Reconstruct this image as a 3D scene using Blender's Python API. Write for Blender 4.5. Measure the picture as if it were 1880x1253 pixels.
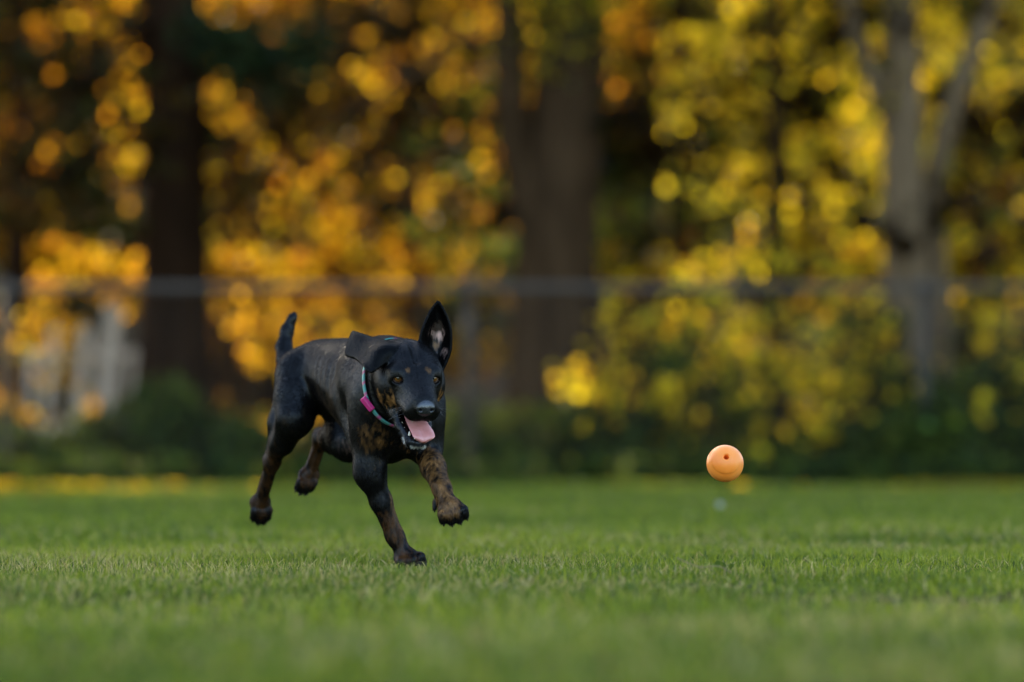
import bpy, math, random
import numpy as np
from mathutils import Vector, Matrix
from mathutils.bvhtree import BVHTree

for o in list(bpy.data.objects):
    bpy.data.objects.remove(o)
SC = bpy.context.scene
COL = SC.collection
rng = np.random.default_rng(7)
random.seed(7)

# ------------------------------------------------------------------ camera
CAM_H = 0.26                 # photographer lying on the lawn
FPX = 135.0 / 36.0 * 1880.0  # focal length in photograph pixels
HORIZON = 809.0
cam_d = bpy.data.cameras.new('camera')
cam = bpy.data.objects.new('camera', cam_d)
COL.objects.link(cam)
cam_d.sensor_width = 36.0
cam_d.lens = 135.0
cam_d.clip_start = 0.1
cam_d.clip_end = 2000.0
cam.location = (0, 0, CAM_H)
cam.rotation_euler = (math.radians(90) + math.atan((HORIZON - 626.5) / FPX), 0, 0)
cam_d.dof.use_dof = True
cam_d.dof.focus_distance = 7.62
cam_d.dof.aperture_fstop = 2.0
SC.camera = cam

# ------------------------------------------------------------------ world, sun, exposure
SUN_ELEV = math.radians(21.0)
SUN_AZ = math.radians(-24.0)     # from +Y (straight behind the trees) towards -X
world = bpy.data.worlds.new('World')
SC.world = world
world.use_nodes = True
wn = world.node_tree
wn.nodes.clear()
sky = wn.nodes.new('ShaderNodeTexSky')
sky.sky_type = 'NISHITA'
sky.sun_disc = False
sky.sun_elevation = SUN_ELEV
sky.sun_rotation = SUN_AZ
sky.air_density = 1.0
sky.dust_density = 1.5
sky.ozone_density = 1.0
bg = wn.nodes.new('ShaderNodeBackground')
bg.inputs['Strength'].default_value = 0.15
wo = wn.nodes.new('ShaderNodeOutputWorld')
wn.links.new(sky.outputs[0], bg.inputs['Color'])
wn.links.new(bg.outputs[0], wo.inputs['Surface'])

sun_d = bpy.data.lights.new('sun', 'SUN')
sun_d.energy = 5.0
sun_d.angle = math.radians(0.53)
sun_d.color = (1.0, 0.83, 0.60)
sun = bpy.data.objects.new('sun', sun_d)
COL.objects.link(sun)
sdir = Vector((math.sin(SUN_AZ) * math.cos(SUN_ELEV), math.cos(SUN_AZ) * math.cos(SUN_ELEV), math.sin(SUN_ELEV)))
sun.rotation_euler = sdir.to_track_quat('Z', 'Y').to_euler()
sun.location = sdir * 60

vs = SC.view_settings
vs.view_transform = 'Standard'
vs.look = 'None'
vs.exposure = 2.45
vs.gamma = 1.0
vs.use_curve_mapping = False
SC.cycles.use_denoising = True
SC.cycles.max_bounces = 7
SC.cycles.diffuse_bounces = 4
SC.cycles.transmission_bounces = 4
SC.cycles.sample_clamp_indirect = 8.0


# ------------------------------------------------------------------ helpers
def P(u, v, D):
    """point at depth D that the photograph shows at pixel (u, v)"""
    return np.array([(u - 940.0) * D / FPX, D, CAM_H + (HORIZON - v) * D / FPX])


def tag(o, label=None, cat=None, group=None, kind=None):
    if label: o['label'] = label
    if cat: o['category'] = cat
    if group: o['group'] = group
    if kind: o['kind'] = kind
    return o


def empty(name, loc):
    o = bpy.data.objects.new(name, None)
    o.location = loc
    o.empty_display_size = 0.1
    COL.objects.link(o)
    return o


def new_mesh(name, verts, faces, mat=None, parent=None, smooth=True, cols=None, attr='tint'):
    """verts in world coordinates; faces: list or (n,k) int array; mesh is stored relative to the parent's origin"""
    V = np.asarray(verts, dtype=np.float32).reshape(-1, 3)
    me = bpy.data.meshes.new(name)
    if isinstance(faces, np.ndarray):
        n, k = faces.shape
        me.vertices.add(len(V)); me.loops.add(n * k); me.polygons.add(n)
        me.loops.foreach_set('vertex_index', faces.astype(np.int32).ravel())
        me.polygons.foreach_set('loop_start', np.arange(0, n * k, k, dtype=np.int32))
    else:
        me.from_pydata([tuple(x) for x in V.tolist()], [], faces)
    o = bpy.data.objects.new(name, me)
    COL.objects.link(o)
    if parent is not None:
        o.parent = parent
        base = np.array(world_loc(parent), dtype=np.float32)
        V = V - base
    me.vertices.foreach_set('co', V.ravel().astype(np.float32))
    if smooth:
        me.polygons.foreach_set('use_smooth', np.ones(len(me.polygons), dtype=bool))
    me.update(calc_edges=True)
    if cols is not None:
        c = np.asarray(cols, dtype=np.float32)
        if c.shape[1] == 3:
            c = np.concatenate([c, np.ones((len(c), 1), np.float32)], 1)
        at = me.attributes.new(attr, 'FLOAT_COLOR', 'POINT')
        at.data.foreach_set('color', c.ravel())
    if mat is not None:
        me.materials.append(mat)
    return o


def world_loc(o):
    l = Vector(o.location)
    p = o.parent
    while p is not None:
        l = l + Vector(p.location)
        p = p.parent
    return l


def unit(v):
    v = np.asarray(v, float)
    return v / (np.linalg.norm(v) + 1e-12)


def tube(points, radii, seg=10, cap=True, wob=0.0, seed=0):
    """swept tube: returns verts, faces (quads, caps as ngons)"""
    r_ = np.random.default_rng(seed)
    pts = np.asarray(points, float)
    n = len(pts)
    tang = np.gradient(pts, axis=0)
    up = np.array([0.0, 0, 1]) if abs(unit(tang[0])[2]) < 0.9 else np.array([1.0, 0, 0])
    V, F = [], []
    side = unit(np.cross(up, tang[0]))
    ang = np.linspace(0, 2 * np.pi, seg, endpoint=False)
    wv = 1 + wob * r_.normal(size=(seg,))
    for i in range(n):
        t = unit(tang[i])
        side = unit(side - t * np.dot(side, t))
        bi = np.cross(t, side)
        w = wv * (1 + 0.4 * wob * r_.normal(size=(seg,)))
        ring = pts[i] + (np.cos(ang)[:, None] * side + np.sin(ang)[:, None] * bi) * (radii[i] * w)[:, None]
        V.append(ring)
    V = np.concatenate(V)
    for i in range(n - 1):
        for j in range(seg):
            a = i * seg + j; b = i * seg + (j + 1) % seg
            F.append((a, b, b + seg, a + seg))
    if cap:
        F.append(tuple(range(seg))[::-1])
        F.append(tuple((n - 1) * seg + k for k in range(seg)))
    return V, F


def merge(parts):
    V, F, off = [], [], 0
    for v, f in parts:
        V.append(np.asarray(v, float))
        F += [tuple(int(i) + off for i in q) for q in f]
        off += len(v)
    return np.concatenate(V), F


def bez(ctrl, n):
    """Catmull-Rom through control points"""
    c = np.asarray(ctrl, float)
    c = np.vstack([2 * c[0] - c[1], c, 2 * c[-1] - c[-2]])
    out = []
    m = len(c) - 3
    for t in np.linspace(0, m, n):
        i = min(int(t), m - 1); f = t - i
        p0, p1, p2, p3 = c[i:i + 4]
        out.append(0.5 * ((2 * p1) + (-p0 + p2) * f + (2 * p0 - 5 * p1 + 4 * p2 - p3) * f * f + (-p0 + 3 * p1 - 3 * p2 + p3) * f ** 3))
    return np.array(out)


# ------------------------------------------------------------------ materials
def mat_new(name):
    m = bpy.data.materials.new(name)
    m.use_nodes = True
    nt = m.node_tree
    b = nt.nodes['Principled BSDF']
    return m, nt, b


def node(nt, kind, **kw):
    n = nt.nodes.new(kind)
    for k, v in kw.items():
        setattr(n, k, v)
    return n


def noise(nt, scale, detail=4, rough=0.55, coord='Object', vec=None):
    t = node(nt, 'ShaderNodeTexNoise')
    t.inputs['Scale'].default_value = scale
    t.inputs['Detail'].default_value = detail
    t.inputs['Roughness'].default_value = rough
    if vec is None:
        tc = node(nt, 'ShaderNodeTexCoord')
        nt.links.new(tc.outputs[coord], t.inputs['Vector'])
    else:
        nt.links.new(vec, t.inputs['Vector'])
    return t


def ramp(nt, src, stops):
    r = node(nt, 'ShaderNodeValToRGB')
    el = r.color_ramp.elements
    while len(el) < len(stops):
        el.new(0.5)
    for e, (p, c) in zip(el, stops):
        e.position = p
        e.color = (*c, 1) if len(c) == 3 else c
    nt.links.new(src, r.inputs[0])
    return r


def bump(nt, b, src, strength, dist):
    bm = node(nt, 'ShaderNodeBump')
    bm.inputs['Strength'].default_value = strength
    bm.inputs['Distance'].default_value = dist
    nt.links.new(src, bm.inputs['Height'])
    nt.links.new(bm.outputs[0], b.inputs['Normal'])
    return bm


def soft_gloss(nt, colour, rough, f0, f1, power=3.0, tint=(1, 1, 1), extra=None):
    """diffuse surface with a gloss that rises only gently towards grazing angles (hair, leaves, bark)"""
    old = nt.nodes['Principled BSDF']
    nrm = old.inputs['Normal'].links[0].from_socket if old.inputs['Normal'].links else None
    d = node(nt, 'ShaderNodeBsdfDiffuse'); g = node(nt, 'ShaderNodeBsdfAnisotropic')
    nt.links.new(colour, d.inputs['Color'])
    g.inputs['Color'].default_value = (*tint, 1)
    if isinstance(rough, float): g.inputs['Roughness'].default_value = rough
    else: nt.links.new(rough, g.inputs['Roughness'])
    lw = node(nt, 'ShaderNodeLayerWeight'); lw.inputs['Blend'].default_value = 0.5
    pw = node(nt, 'ShaderNodeMath', operation='POWER'); pw.inputs[1].default_value = power
    nt.links.new(lw.outputs['Facing'], pw.inputs[0])
    ma = node(nt, 'ShaderNodeMath', operation='MULTIPLY_ADD'); ma.inputs[1].default_value = f1 - f0; ma.inputs[2].default_value = f0
    nt.links.new(pw.outputs[0], ma.inputs[0])
    fac = ma.outputs[0]
    if extra is not None:
        ad_ = node(nt, 'ShaderNodeMath', operation='MULTIPLY_ADD'); ad_.inputs[1].default_value = 0.05
        nt.links.new(extra, ad_.inputs[0]); nt.links.new(fac, ad_.inputs[2]); fac = ad_.outputs[0]
    mx = node(nt, 'ShaderNodeMixShader')
    nt.links.new(fac, mx.inputs[0]); nt.links.new(d.outputs[0], mx.inputs[1]); nt.links.new(g.outputs[0], mx.inputs[2])
    if nrm is not None:
        nt.links.new(nrm, d.inputs['Normal']); nt.links.new(nrm, g.inputs['Normal'])
    nt.nodes.remove(old)
    nt.links.new(mx.outputs[0], nt.nodes['Material Output'].inputs['Surface'])
    return mx


def leaf_material(name, trans=0.5, rough=0.45, spec=0.4, gain=1.0, refl=1.0):
    """thin blade: reflects on the lit side, glows through from behind; colour from the per-leaf tint"""
    m, nt, b = mat_new(name)
    at = node(nt, 'ShaderNodeAttribute', attribute_name='tint')
    rf = node(nt, 'ShaderNodeMixRGB', blend_type='MULTIPLY')
    rf.inputs[0].default_value = 1.0
    rf.inputs[2].default_value = (refl, refl, refl, 1)
    nt.links.new(at.outputs['Color'], rf.inputs[1])
    top = soft_gloss(nt, rf.outputs[0], rough, spec * 0.04, spec * 0.16)
    tr = node(nt, 'ShaderNodeBsdfTranslucent')
    g = node(nt, 'ShaderNodeMixRGB', blend_type='MULTIPLY')
    g.inputs[0].default_value = 1.0
    g.inputs[2].default_value = (gain, gain, gain, 1)
    nt.links.new(at.outputs['Color'], g.inputs[1])
    nt.links.new(g.outputs[0], tr.inputs['Color'])
    mx = node(nt, 'ShaderNodeMixShader')
    mx.inputs[0].default_value = trans
    nt.links.new(top.outputs[0], mx.inputs[1])
    nt.links.new(tr.outputs[0], mx.inputs[2])
    nt.links.new(mx.outputs[0], nt.nodes['Material Output'].inputs['Surface'])
    return m


def plain(name, col, rough=0.6, metal=0.0, spec=0.5, var=0.15, scale=40.0, bstr=0.0):
    m, nt, b = mat_new(name)
    t = noise(nt, scale, 5)
    lo = tuple(c * (1 - var) for c in col); hi = tuple(min(1, c * (1 + var)) for c in col)
    r = ramp(nt, t.outputs['Fac'], [(0.3, lo), (0.7, hi)])
    nt.links.new(r.outputs[0], b.inputs['Base Color'])
    b.inputs['Roughness'].default_value = rough
    b.inputs['Metallic'].default_value = metal
    b.inputs['Specular IOR Level'].default_value = spec
    if bstr:
        bump(nt, b, t.outputs['Fac'], bstr, 0.01)
    return m


def bark_material(name, dark, light, scale=9.0):
    m, nt, b = mat_new(name)
    tc = node(nt, 'ShaderNodeTexCoord')
    mp = node(nt, 'ShaderNodeMapping')
    mp.inputs['Scale'].default_value = (1.0, 1.0, 0.22)
    nt.links.new(tc.outputs['Object'], mp.inputs[0])
    t = noise(nt, scale, 8, 0.65, vec=mp.outputs[0])
    r = ramp(nt, t.outputs['Fac'], [(0.32, dark), (0.68, light)])
    nt.links.new(r.outputs[0], b.inputs['Base Color'])
    bump(nt, b, t.outputs['Fac'], 0.9, 0.03)
    soft_gloss(nt, r.outputs[0], 0.7, 0.002, 0.01)
    return m


M_LEAF = leaf_material('autumn_leaf', 0.55, 0.38, 0.3, 1.2, 0.30)
M_YELLOW = leaf_material('yellow_leaf', 0.5, 0.45, 0.15, 1.3, 0.24)
M_SAPLING = leaf_material('bright_yellow_leaf', 0.4, 0.45, 0.15, 1.3, 1.0)
M_SHRUB = leaf_material('shrub_leaf', 0.3, 0.5, 0.15)
M_GRASS = leaf_material('grass_blade', 0.35, 0.4, 0.5)
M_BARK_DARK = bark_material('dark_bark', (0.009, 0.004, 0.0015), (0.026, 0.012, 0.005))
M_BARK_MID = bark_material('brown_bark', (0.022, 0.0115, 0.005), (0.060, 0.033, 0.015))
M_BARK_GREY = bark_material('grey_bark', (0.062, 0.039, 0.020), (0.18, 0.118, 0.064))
M_GALV = plain('galvanised_steel', (0.075, 0.060, 0.048), 0.8, 0.1, 0.1, 0.25, 30)
M_POST_DARK = plain('darker_steel', (0.045, 0.036, 0.028), 0.8, 0.1, 0.2, 0.3, 25)  # middle post, darker than the others
M_WOOD = plain('weathered_plank', (0.50, 0.38, 0.28), 0.8, 0, 0.3, 0.3, 18, 0.3)

# ------------------------------------------------------------------ lawn
_gw = [(rng.uniform(0.15, 1.3), rng.uniform(0, 6.28), rng.uniform(0, 6.28)) for _ in range(22)]


def ground_z(x, y):
    """gentle unevenness of the lawn (a few millimetres), flat under the planted paw"""
    x = np.asarray(x, float); y = np.asarray(y, float)
    z = np.zeros(np.broadcast(x, y).shape)
    for wl, ph, an in _gw:
        k = 2 * np.pi / (wl * 3.2)
        z = z + 0.0011 * (wl + .3) * np.sin(k * (x * np.cos(an) + y * np.sin(an)) + ph)
    fade = np.clip((40 - np.abs(y - 14)) / 20, 0, 1) * np.clip((40 - np.abs(x)) / 20, 0, 1)
    near = np.exp(-((x + 0.2) ** 2 + (y - 7.76) ** 2) / 0.12)
    return z * fade * (1 - near)


def value_noise(x, y, cell, seed=0):
    r_ = np.random.default_rng(seed)
    T = r_.random((64, 64))
    gx = np.asarray(x) / cell + 1000; gy = np.asarray(y) / cell + 1000
    ix = np.floor(gx).astype(int); iy = np.floor(gy).astype(int)
    fx = gx - ix; fy = gy - iy
    fx = fx * fx * (3 - 2 * fx); fy = fy * fy * (3 - 2 * fy)
    g = lambda a, b: T[a % 64, b % 64]
    return (g(ix, iy) * (1 - fx) + g(ix + 1, iy) * fx) * (1 - fy) + (g(ix, iy + 1) * (1 - fx) + g(ix + 1, iy + 1) * fx) * fy


xs = np.concatenate([[-900, -300, -120, -60, -30], np.arange(-14, 14.01, 0.2), [30, 60, 120, 300, 900]])
ys = np.concatenate([[-300, -60, -15], np.arange(0, 30.01, 0.15), [36, 45, 60, 90, 150, 300, 900]])
X, Y = np.meshgrid(xs, ys, indexing='ij')
Z = ground_z(X, Y)
V = np.stack([X, Y, Z], -1).reshape(-1, 3)
nx, ny = X.shape
I = np.arange(nx * ny).reshape(nx, ny)
F = np.stack([I[:-1, :-1], I[1:, :-1], I[1:, 1:], I[:-1, 1:]], -1).reshape(-1, 4)
m, nt, b = mat_new('soil_and_thatch')
t1 = noise(nt, 1.7, 6); t2 = noise(nt, 40, 6)
mx = node(nt, 'ShaderNodeMixRGB'); mx.inputs[0].default_value = 0.5
nt.links.new(t1.outputs['Fac'], mx.inputs[1]); nt.links.new(t2.outputs['Fac'], mx.inputs[2])
r = ramp(nt, mx.outputs[0], [(0.35, (0.030, 0.024, 0.010)), (0.55, (0.045, 0.052, 0.014)), (0.7, (0.07, 0.06, 0.025))])
nt.links.new(r.outputs[0], b.inputs['Base Color'])
bump(nt, b, t2.outputs['Fac'], 0.6, 0.02)
soft_gloss(nt, r.outputs[0], 0.9, 0.0, 0.002)
tag(new_mesh('ground', V, F, m), kind='structure')


def grass_blades(n, x, y, hmean, wmean, straw=0.10, flat=0.0, lift=0.0):
    """n mown blades: 5 vertices, 3 triangles each"""
    h = np.clip(rng.normal(hmean, hmean * 0.36, n), hmean * 0.3, hmean * 1.9)
    h = np.where(rng.random(n) < 0.03, h * 1.55, h)
    w = wmean * rng.uniform(0.6, 1.3, n)
    patch = value_noise(x, y, 0.55, 3) * 0.6 + value_noise(x, y, 0.17, 4) * 0.4
    h = h * (0.55 + 0.9 * patch)
    h = h * (1 - 0.62 * np.exp(-((x + 0.205) / 0.10) ** 2 - ((y - 7.63) / 0.20) ** 2))     # pressed down round the planted paw
    wr = worn_shade_at(x, y)
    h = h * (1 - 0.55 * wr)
    a = rng.uniform(0, 2 * np.pi, n)
    lean = np.abs(rng.normal(0.5, 0.45, n)) + flat
    la = rng.uniform(0, 2 * np.pi, n)
    base = np.stack([x, y, ground_z(x, y) - 0.003 + lift * rng.random(n)], -1)
    sx = np.stack([np.cos(a), np.sin(a), np.zeros(n)], -1) * w[:, None] * 0.5
    ld = np.stack([np.cos(la), np.sin(la), np.zeros(n)], -1)
    mid = base + ld * (h * lean * 0.30)[:, None] + np.array([0, 0, 1]) * (h * 0.55)[:, None]
    tip = base + ld * (h * lean * 1.0)[:, None] + np.array([0, 0, 1]) * (h * (1 - 0.25 * np.clip(lean, 0, 1.5)))[:, None]
    V = np.stack([base - sx, base + sx, mid - sx * 0.8, mid + sx * 0.8, tip], 1)
    k = np.arange(n)[:, None] * 5
    F = np.concatenate([k + [0, 1, 3], k + [0, 3, 2], k + [2, 3, 4]], 1).reshape(-1, 3)
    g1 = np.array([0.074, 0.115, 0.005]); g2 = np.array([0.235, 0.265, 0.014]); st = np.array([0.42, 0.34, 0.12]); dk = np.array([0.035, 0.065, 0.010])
    t = np.clip(rng.normal(0.40, 0.34, n) + (value_noise(x, y, 1.1, 9) - 0.5) * 0.9 + (value_noise(x, y, 0.22, 19) - 0.5) * 0.55, 0, 1)[:, None]
    C = g1 * (1 - t) + g2 * t
    isd = (rng.random(n) < 0.16 + 0.5 * wr)[:, None]  # extra dark blades draw the shadow of the dip
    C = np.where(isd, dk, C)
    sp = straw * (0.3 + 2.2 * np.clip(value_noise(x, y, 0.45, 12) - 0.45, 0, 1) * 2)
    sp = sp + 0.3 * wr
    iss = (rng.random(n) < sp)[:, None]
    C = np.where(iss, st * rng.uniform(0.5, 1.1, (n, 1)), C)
    return V.reshape(-1, 3), F, np.repeat(C, 5, 0)


def worn_shade_at(x, y):
    """scuffed spots, and a dip whose shadow line is painted into the blades"""
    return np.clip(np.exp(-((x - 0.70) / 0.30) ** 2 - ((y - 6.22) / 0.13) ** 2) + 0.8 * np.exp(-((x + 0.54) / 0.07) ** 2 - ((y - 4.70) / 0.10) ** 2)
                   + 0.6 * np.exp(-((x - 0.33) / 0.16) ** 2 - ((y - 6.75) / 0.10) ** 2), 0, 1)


def strip(n, d0, d1, margin, p=1.0):
    y = d0 + (d1 - d0) * rng.random(n) ** p
    hw = y * 940 / FPX + margin
    return rng.uniform(-1, 1, n) * hw, y


GV, GF, GC, off = [], [], [], 0
for n, d0, d1, mg, hm, wm, st in [
        (60000, 3.0, 6.6, 0.9, 0.022, 0.0032, 0.10),
        (165000, 6.6, 9.4, 0.8, 0.0175, 0.0023, 0.15),
        (90000, 9.4, 14.0, 1.4, 0.022, 0.0046, 0.10),
        (95000, 14.0, 22.8, 2.4, 0.015, 0.0075, 0.06)]:
    x, y = strip(n, d0, d1, mg)
    # worn spots and the right-hand dip: thinner, with the dip's shadow in blade colour
    worn_shade = 0.5 * worn_shade_at(x, y)
    keep = rng.random(n) > worn_shade * 0.9
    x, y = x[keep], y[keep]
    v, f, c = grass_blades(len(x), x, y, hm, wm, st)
    GV.append(v); GF.append(f + off); GC.append(c); off += len(v)
# the lawn goes on to both sides of the view
x = rng.uniform(-10, 10, 90000); y = rng.uniform(1.5, 22.8, 90000)
out_ = np.abs(x) > y * 940 / FPX + np.where(y < 9.4, 0.75, np.where(y < 14, 1.3, 2.3))
x, y = x[out_], y[out_]
v, f, c = grass_blades(len(x), x, y, 0.024, 0.011, 0.06)
GV.append(v); GF.append(f + off); GC.append(c); off += len(v)
# dry clippings lying in the mown grass
x, y = strip(16000, 4.2, 10.5, 0.6)
kp = rng.random(len(x)) < np.clip((value_noise(x, y, 0.30, 41) - 0.45) * 3, 0.03, 1)
x, y = x[kp], y[kp]
v, f, c = grass_blades(len(x), x, y, 0.020, 0.0026, 9.0, 1.6, 0.014)
GV.append(v); GF.append(f + off); GC.append(c); off += len(v)
grass = new_mesh('lawn_grass', np.concatenate(GV), np.concatenate(GF), M_GRASS, cols=np.concatenate(GC), smooth=False)
tag(grass, 'short mown green lawn grass with straw coloured blades', 'grass', kind='stuff')

# ------------------------------------------------------------------ its own random stream, so the wood stays put
rng = np.random.default_rng(13)
# ------------------------------------------------------------------ leaves, trees, shrubs
def leaves_at(centres, normals_bias, size, cols, jitter, fold=0.25):
    """one folded diamond leaf (2 triangles) per centre"""
    n = len(centres)
    d = rng.normal(size=(n, 3)); d[:, 2] -= 0.5
    d /= np.linalg.norm(d, axis=1)[:, None]
    r2 = rng.normal(size=(n, 3))
    s = np.cross(d, r2); s /= np.linalg.norm(s, axis=1)[:, None]
    nn = np.cross(d, s)
    L = size * rng.uniform(0.65, 1.35, n)[:, None]
    W = L * rng.uniform(0.30, 0.42, n)[:, None]
    b = centres - d * L * 0.5
    tip = centres + d * L * 0.5
    l = centres - d * L * 0.05 - s * W + nn * W * fold
    r = centres - d * L * 0.05 + s * W + nn * W * fold
    V = np.stack([b, r, tip, l], 1).reshape(-1, 3)
    k = np.arange(n)[:, None] * 4
    F = np.concatenate([k + [0, 1, 2], k + [0, 2, 3]], 1).reshape(-1, 3)
    C = np.clip(cols * (1 + jitter * rng.normal(size=(n, 1))) * (1 + 0.35 * jitter * rng.normal(size=(n, 3))), 0.004, 0.95)
    return V, F, np.repeat(C, 4, 0)


GOLD = [(0.42, 0.25, 0.008), (0.34, 0.17, 0.006), (0.50, 0.32, 0.010), (0.24, 0.10, 0.006), (0.10, 0.07, 0.008)]
AMBER = [(0.32, 0.145, 0.005), (0.22, 0.085, 0.004), (0.44, 0.24, 0.006), (0.12, 0.046, 0.004), (0.05, 0.030, 0.005)]
LIME = [(0.48, 0.35, 0.010), (0.34, 0.27, 0.010), (0.58, 0.41, 0.010), (0.13, 0.13, 0.012), (0.06, 0.075, 0.012)]
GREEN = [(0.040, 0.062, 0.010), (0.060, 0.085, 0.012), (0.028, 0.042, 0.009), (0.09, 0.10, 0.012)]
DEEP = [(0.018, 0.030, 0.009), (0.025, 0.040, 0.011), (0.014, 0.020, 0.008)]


def pick(pal, n, w=None):
    p = np.array(pal)
    return p[rng.choice(len(p), n, p=w)]


def clump_points(c, rad, n, flat=0.75):
    g = rng.normal(size=(n, 3))
    g /= np.linalg.norm(g, axis=1)[:, None]
    g *= (rng.random(n) ** 0.45)[:, None]
    g[:, 2] *= flat
    return c + g * rad


def foliage(name, clumps, mat, parent):
    """clumps: list of (centre, radius, count, palette, leaf size)"""
    VV, FF, CC, off = [], [], [], 0
    for c, rad, n, pal, size in clumps:
        v, f, col = leaves_at(clump_points(np.asarray(c, float), rad, n), None, size, pick(pal, n), 0.22)
        VV.append(v); FF.append(f + off); CC.append(col); off += len(v)
    return new_mesh(name, np.concatenate(VV), np.concatenate(FF), mat, parent, smooth=False, cols=np.concatenate(CC))


def limb_path(a, b, sag, n=9, seed=0):
    r_ = np.random.default_rng(seed)
    a = np.asarray(a, float); b = np.asarray(b, float)
    t = np.linspace(0, 1, n)[:, None]
    p = a * (1 - t) + b * t
    p[:, 2] += (np.sin(np.pi * t[:, 0]) * sag)
    ln = np.linalg.norm(b - a)
    p[1:-1] += r_.normal(scale=0.025 * ln, size=(n - 2, 3))
    return p


def make_tree(name, label, group, mat, stems, limbs, clumps, cat='tree', leaf_mat=None, seed=1):
    """stems: list of (control points, base radius, tip radius); limbs: list of (path, r0, r1)"""
    base = np.asarray(stems[0][0][0], float)
    root = empty(name, (base[0], base[1], 0.0))
    tag(root, label, cat, group)
    for i, (ctrl, r0, r1) in enumerate(stems):
        pts = bez(ctrl, 26)
        t = np.linspace(0, 1, 26)
        rad = r0 * (1 - t) + r1 * t
        if i == 0:
            rad = rad * (1 + 0.55 * np.exp(-t * 26 / 2.2))
        v, f = tube(pts, rad, 14, wob=0.05, seed=seed + i)
        new_mesh('trunk', v, f, mat, root)
    for j, (path, r0, r1) in enumerate(limbs):
        t = np.linspace(0, 1, len(path))
        v, f = tube(path, r0 * (1 - t) + r1 * t, 7, wob=0.06, seed=seed + 40 + j)
        new_mesh('branch', v, f, mat, root)
    if clumps:
        foliage('crown', clumps, leaf_mat or M_LEAF, root)
    return root


def crown_clumps(centre, rx, ry, rz, n, per, pal, size, rad=(0.35, 0.75), lo=None, seed=0):
    """uneven crown: clumps scattered through an ellipsoid, denser on the outside, with holes"""
    out = []
    tries = 0
    while len(out) < n and tries < n * 20:
        tries += 1
        g = rng.normal(size=3); g /= np.linalg.norm(g)
        g *= rng.random() ** 0.4
        c = np.asarray(centre) + g * [rx, ry, rz]
        if lo is not None and c[2] < lo:
            continue
        out.append((c, rng.uniform(*rad), int(per * rng.uniform(0.5, 1.4)), pal, size))
    return out


def limbs_to(stem, clumps, k, r0, r1, zmin_frac=0.3, seed=0):
    """k limbs from points up the stem out to some of the crown's clumps"""
    r_ = np.random.default_rng(seed)
    pts = bez(stem, 40)
    out = []
    for q in r_.choice(len(clumps), min(k, len(clumps)), replace=False):
        c = np.asarray(clumps[q][0])
        cand = pts[int(40 * zmin_frac):]
        a = cand[np.argmin(np.abs(cand[:, 2] - (c[2] - 0.5 * np.linalg.norm((cand[0] - c)[:2]))))]
        out.append((limb_path(a, c, 0.25, 9, seed + q), r0 * r_.uniform(0.6, 1.1), r1))
    return out


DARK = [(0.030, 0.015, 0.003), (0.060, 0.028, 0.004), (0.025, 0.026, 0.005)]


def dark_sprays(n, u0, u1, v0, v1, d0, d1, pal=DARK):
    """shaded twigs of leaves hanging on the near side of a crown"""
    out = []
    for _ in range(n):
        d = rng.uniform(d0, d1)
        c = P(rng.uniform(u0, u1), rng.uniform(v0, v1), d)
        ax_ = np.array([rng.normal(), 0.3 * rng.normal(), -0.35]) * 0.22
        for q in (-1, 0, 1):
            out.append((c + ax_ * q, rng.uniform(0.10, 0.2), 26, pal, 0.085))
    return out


# --- named trees of the photograph
# straight dark conifer, left
D = 27.0
s = [P(322, 885, D) * [1, 1, 0], P(322, 600, D), P(322, 250, D), P(316, -60, D), P(318, -700, D), P(318, -1500, D)]
cl = []
for k in range(46):
    z = rng.uniform(4.6, 10.5)
    a = rng.uniform(0, 6.28); rr = rng.uniform(0.5, 2.6) * (1 - (z - 4) / 10)
    cl.append(((s[3][0] + rr * math.cos(a), D + rr * math.sin(a), z - 0.2 * rr), 0.5, 190, GREEN, 0.13))
for (u, v, d) in [(430, 110, 26.2), (500, 70, 26.0), (560, 130, 26.0), (470, 160, 26.4), (380, 60, 26.3), (520, 150, 26.2), (600, 90, 26.5)]:
    cl.append((P(u, v, d), 0.30, 120, DEEP, 0.09))
lb = limbs_to(s, cl[:46], 14, 0.06, 0.015, 0.5, 3)
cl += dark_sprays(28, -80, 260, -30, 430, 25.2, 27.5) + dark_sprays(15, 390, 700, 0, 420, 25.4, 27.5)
lb += [(limb_path(P(322, 30, D), P(-60, 300, 25.6), 0.1, 9, 15), 0.06, 0.015), (limb_path(P(322, 190, D), P(20, 410, 25.8), 0.08, 9, 16), 0.045, 0.012), (limb_path(P(322, 300, D), P(120, 190, 26.0), 0.0, 9, 17), 0.03, 0.01),
       (limb_path(P(322, 150, D), P(590, 100, 26.1), 0.1, 9, 5), 0.05, 0.012), (limb_path(P(322, 60, D), P(60, 250, 26.5), 0.12, 9, 6), 0.055, 0.012),
       (limb_path(P(310, 250, D), P(90, 330, 26.5), 0.05, 9, 7), 0.035, 0.01), (limb_path(P(320, -10, D), P(480, 150, 26), 0.05, 9, 8), 0.03, 0.01)]
make_tree('conifer_tree', 'straight dark conifer trunk left behind the fence, with drooping branches', 'trees beyond the fence', M_BARK_DARK, [(s, 0.265, 0.17)], lb, cl, leaf_mat=M_SHRUB, seed=11)

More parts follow.
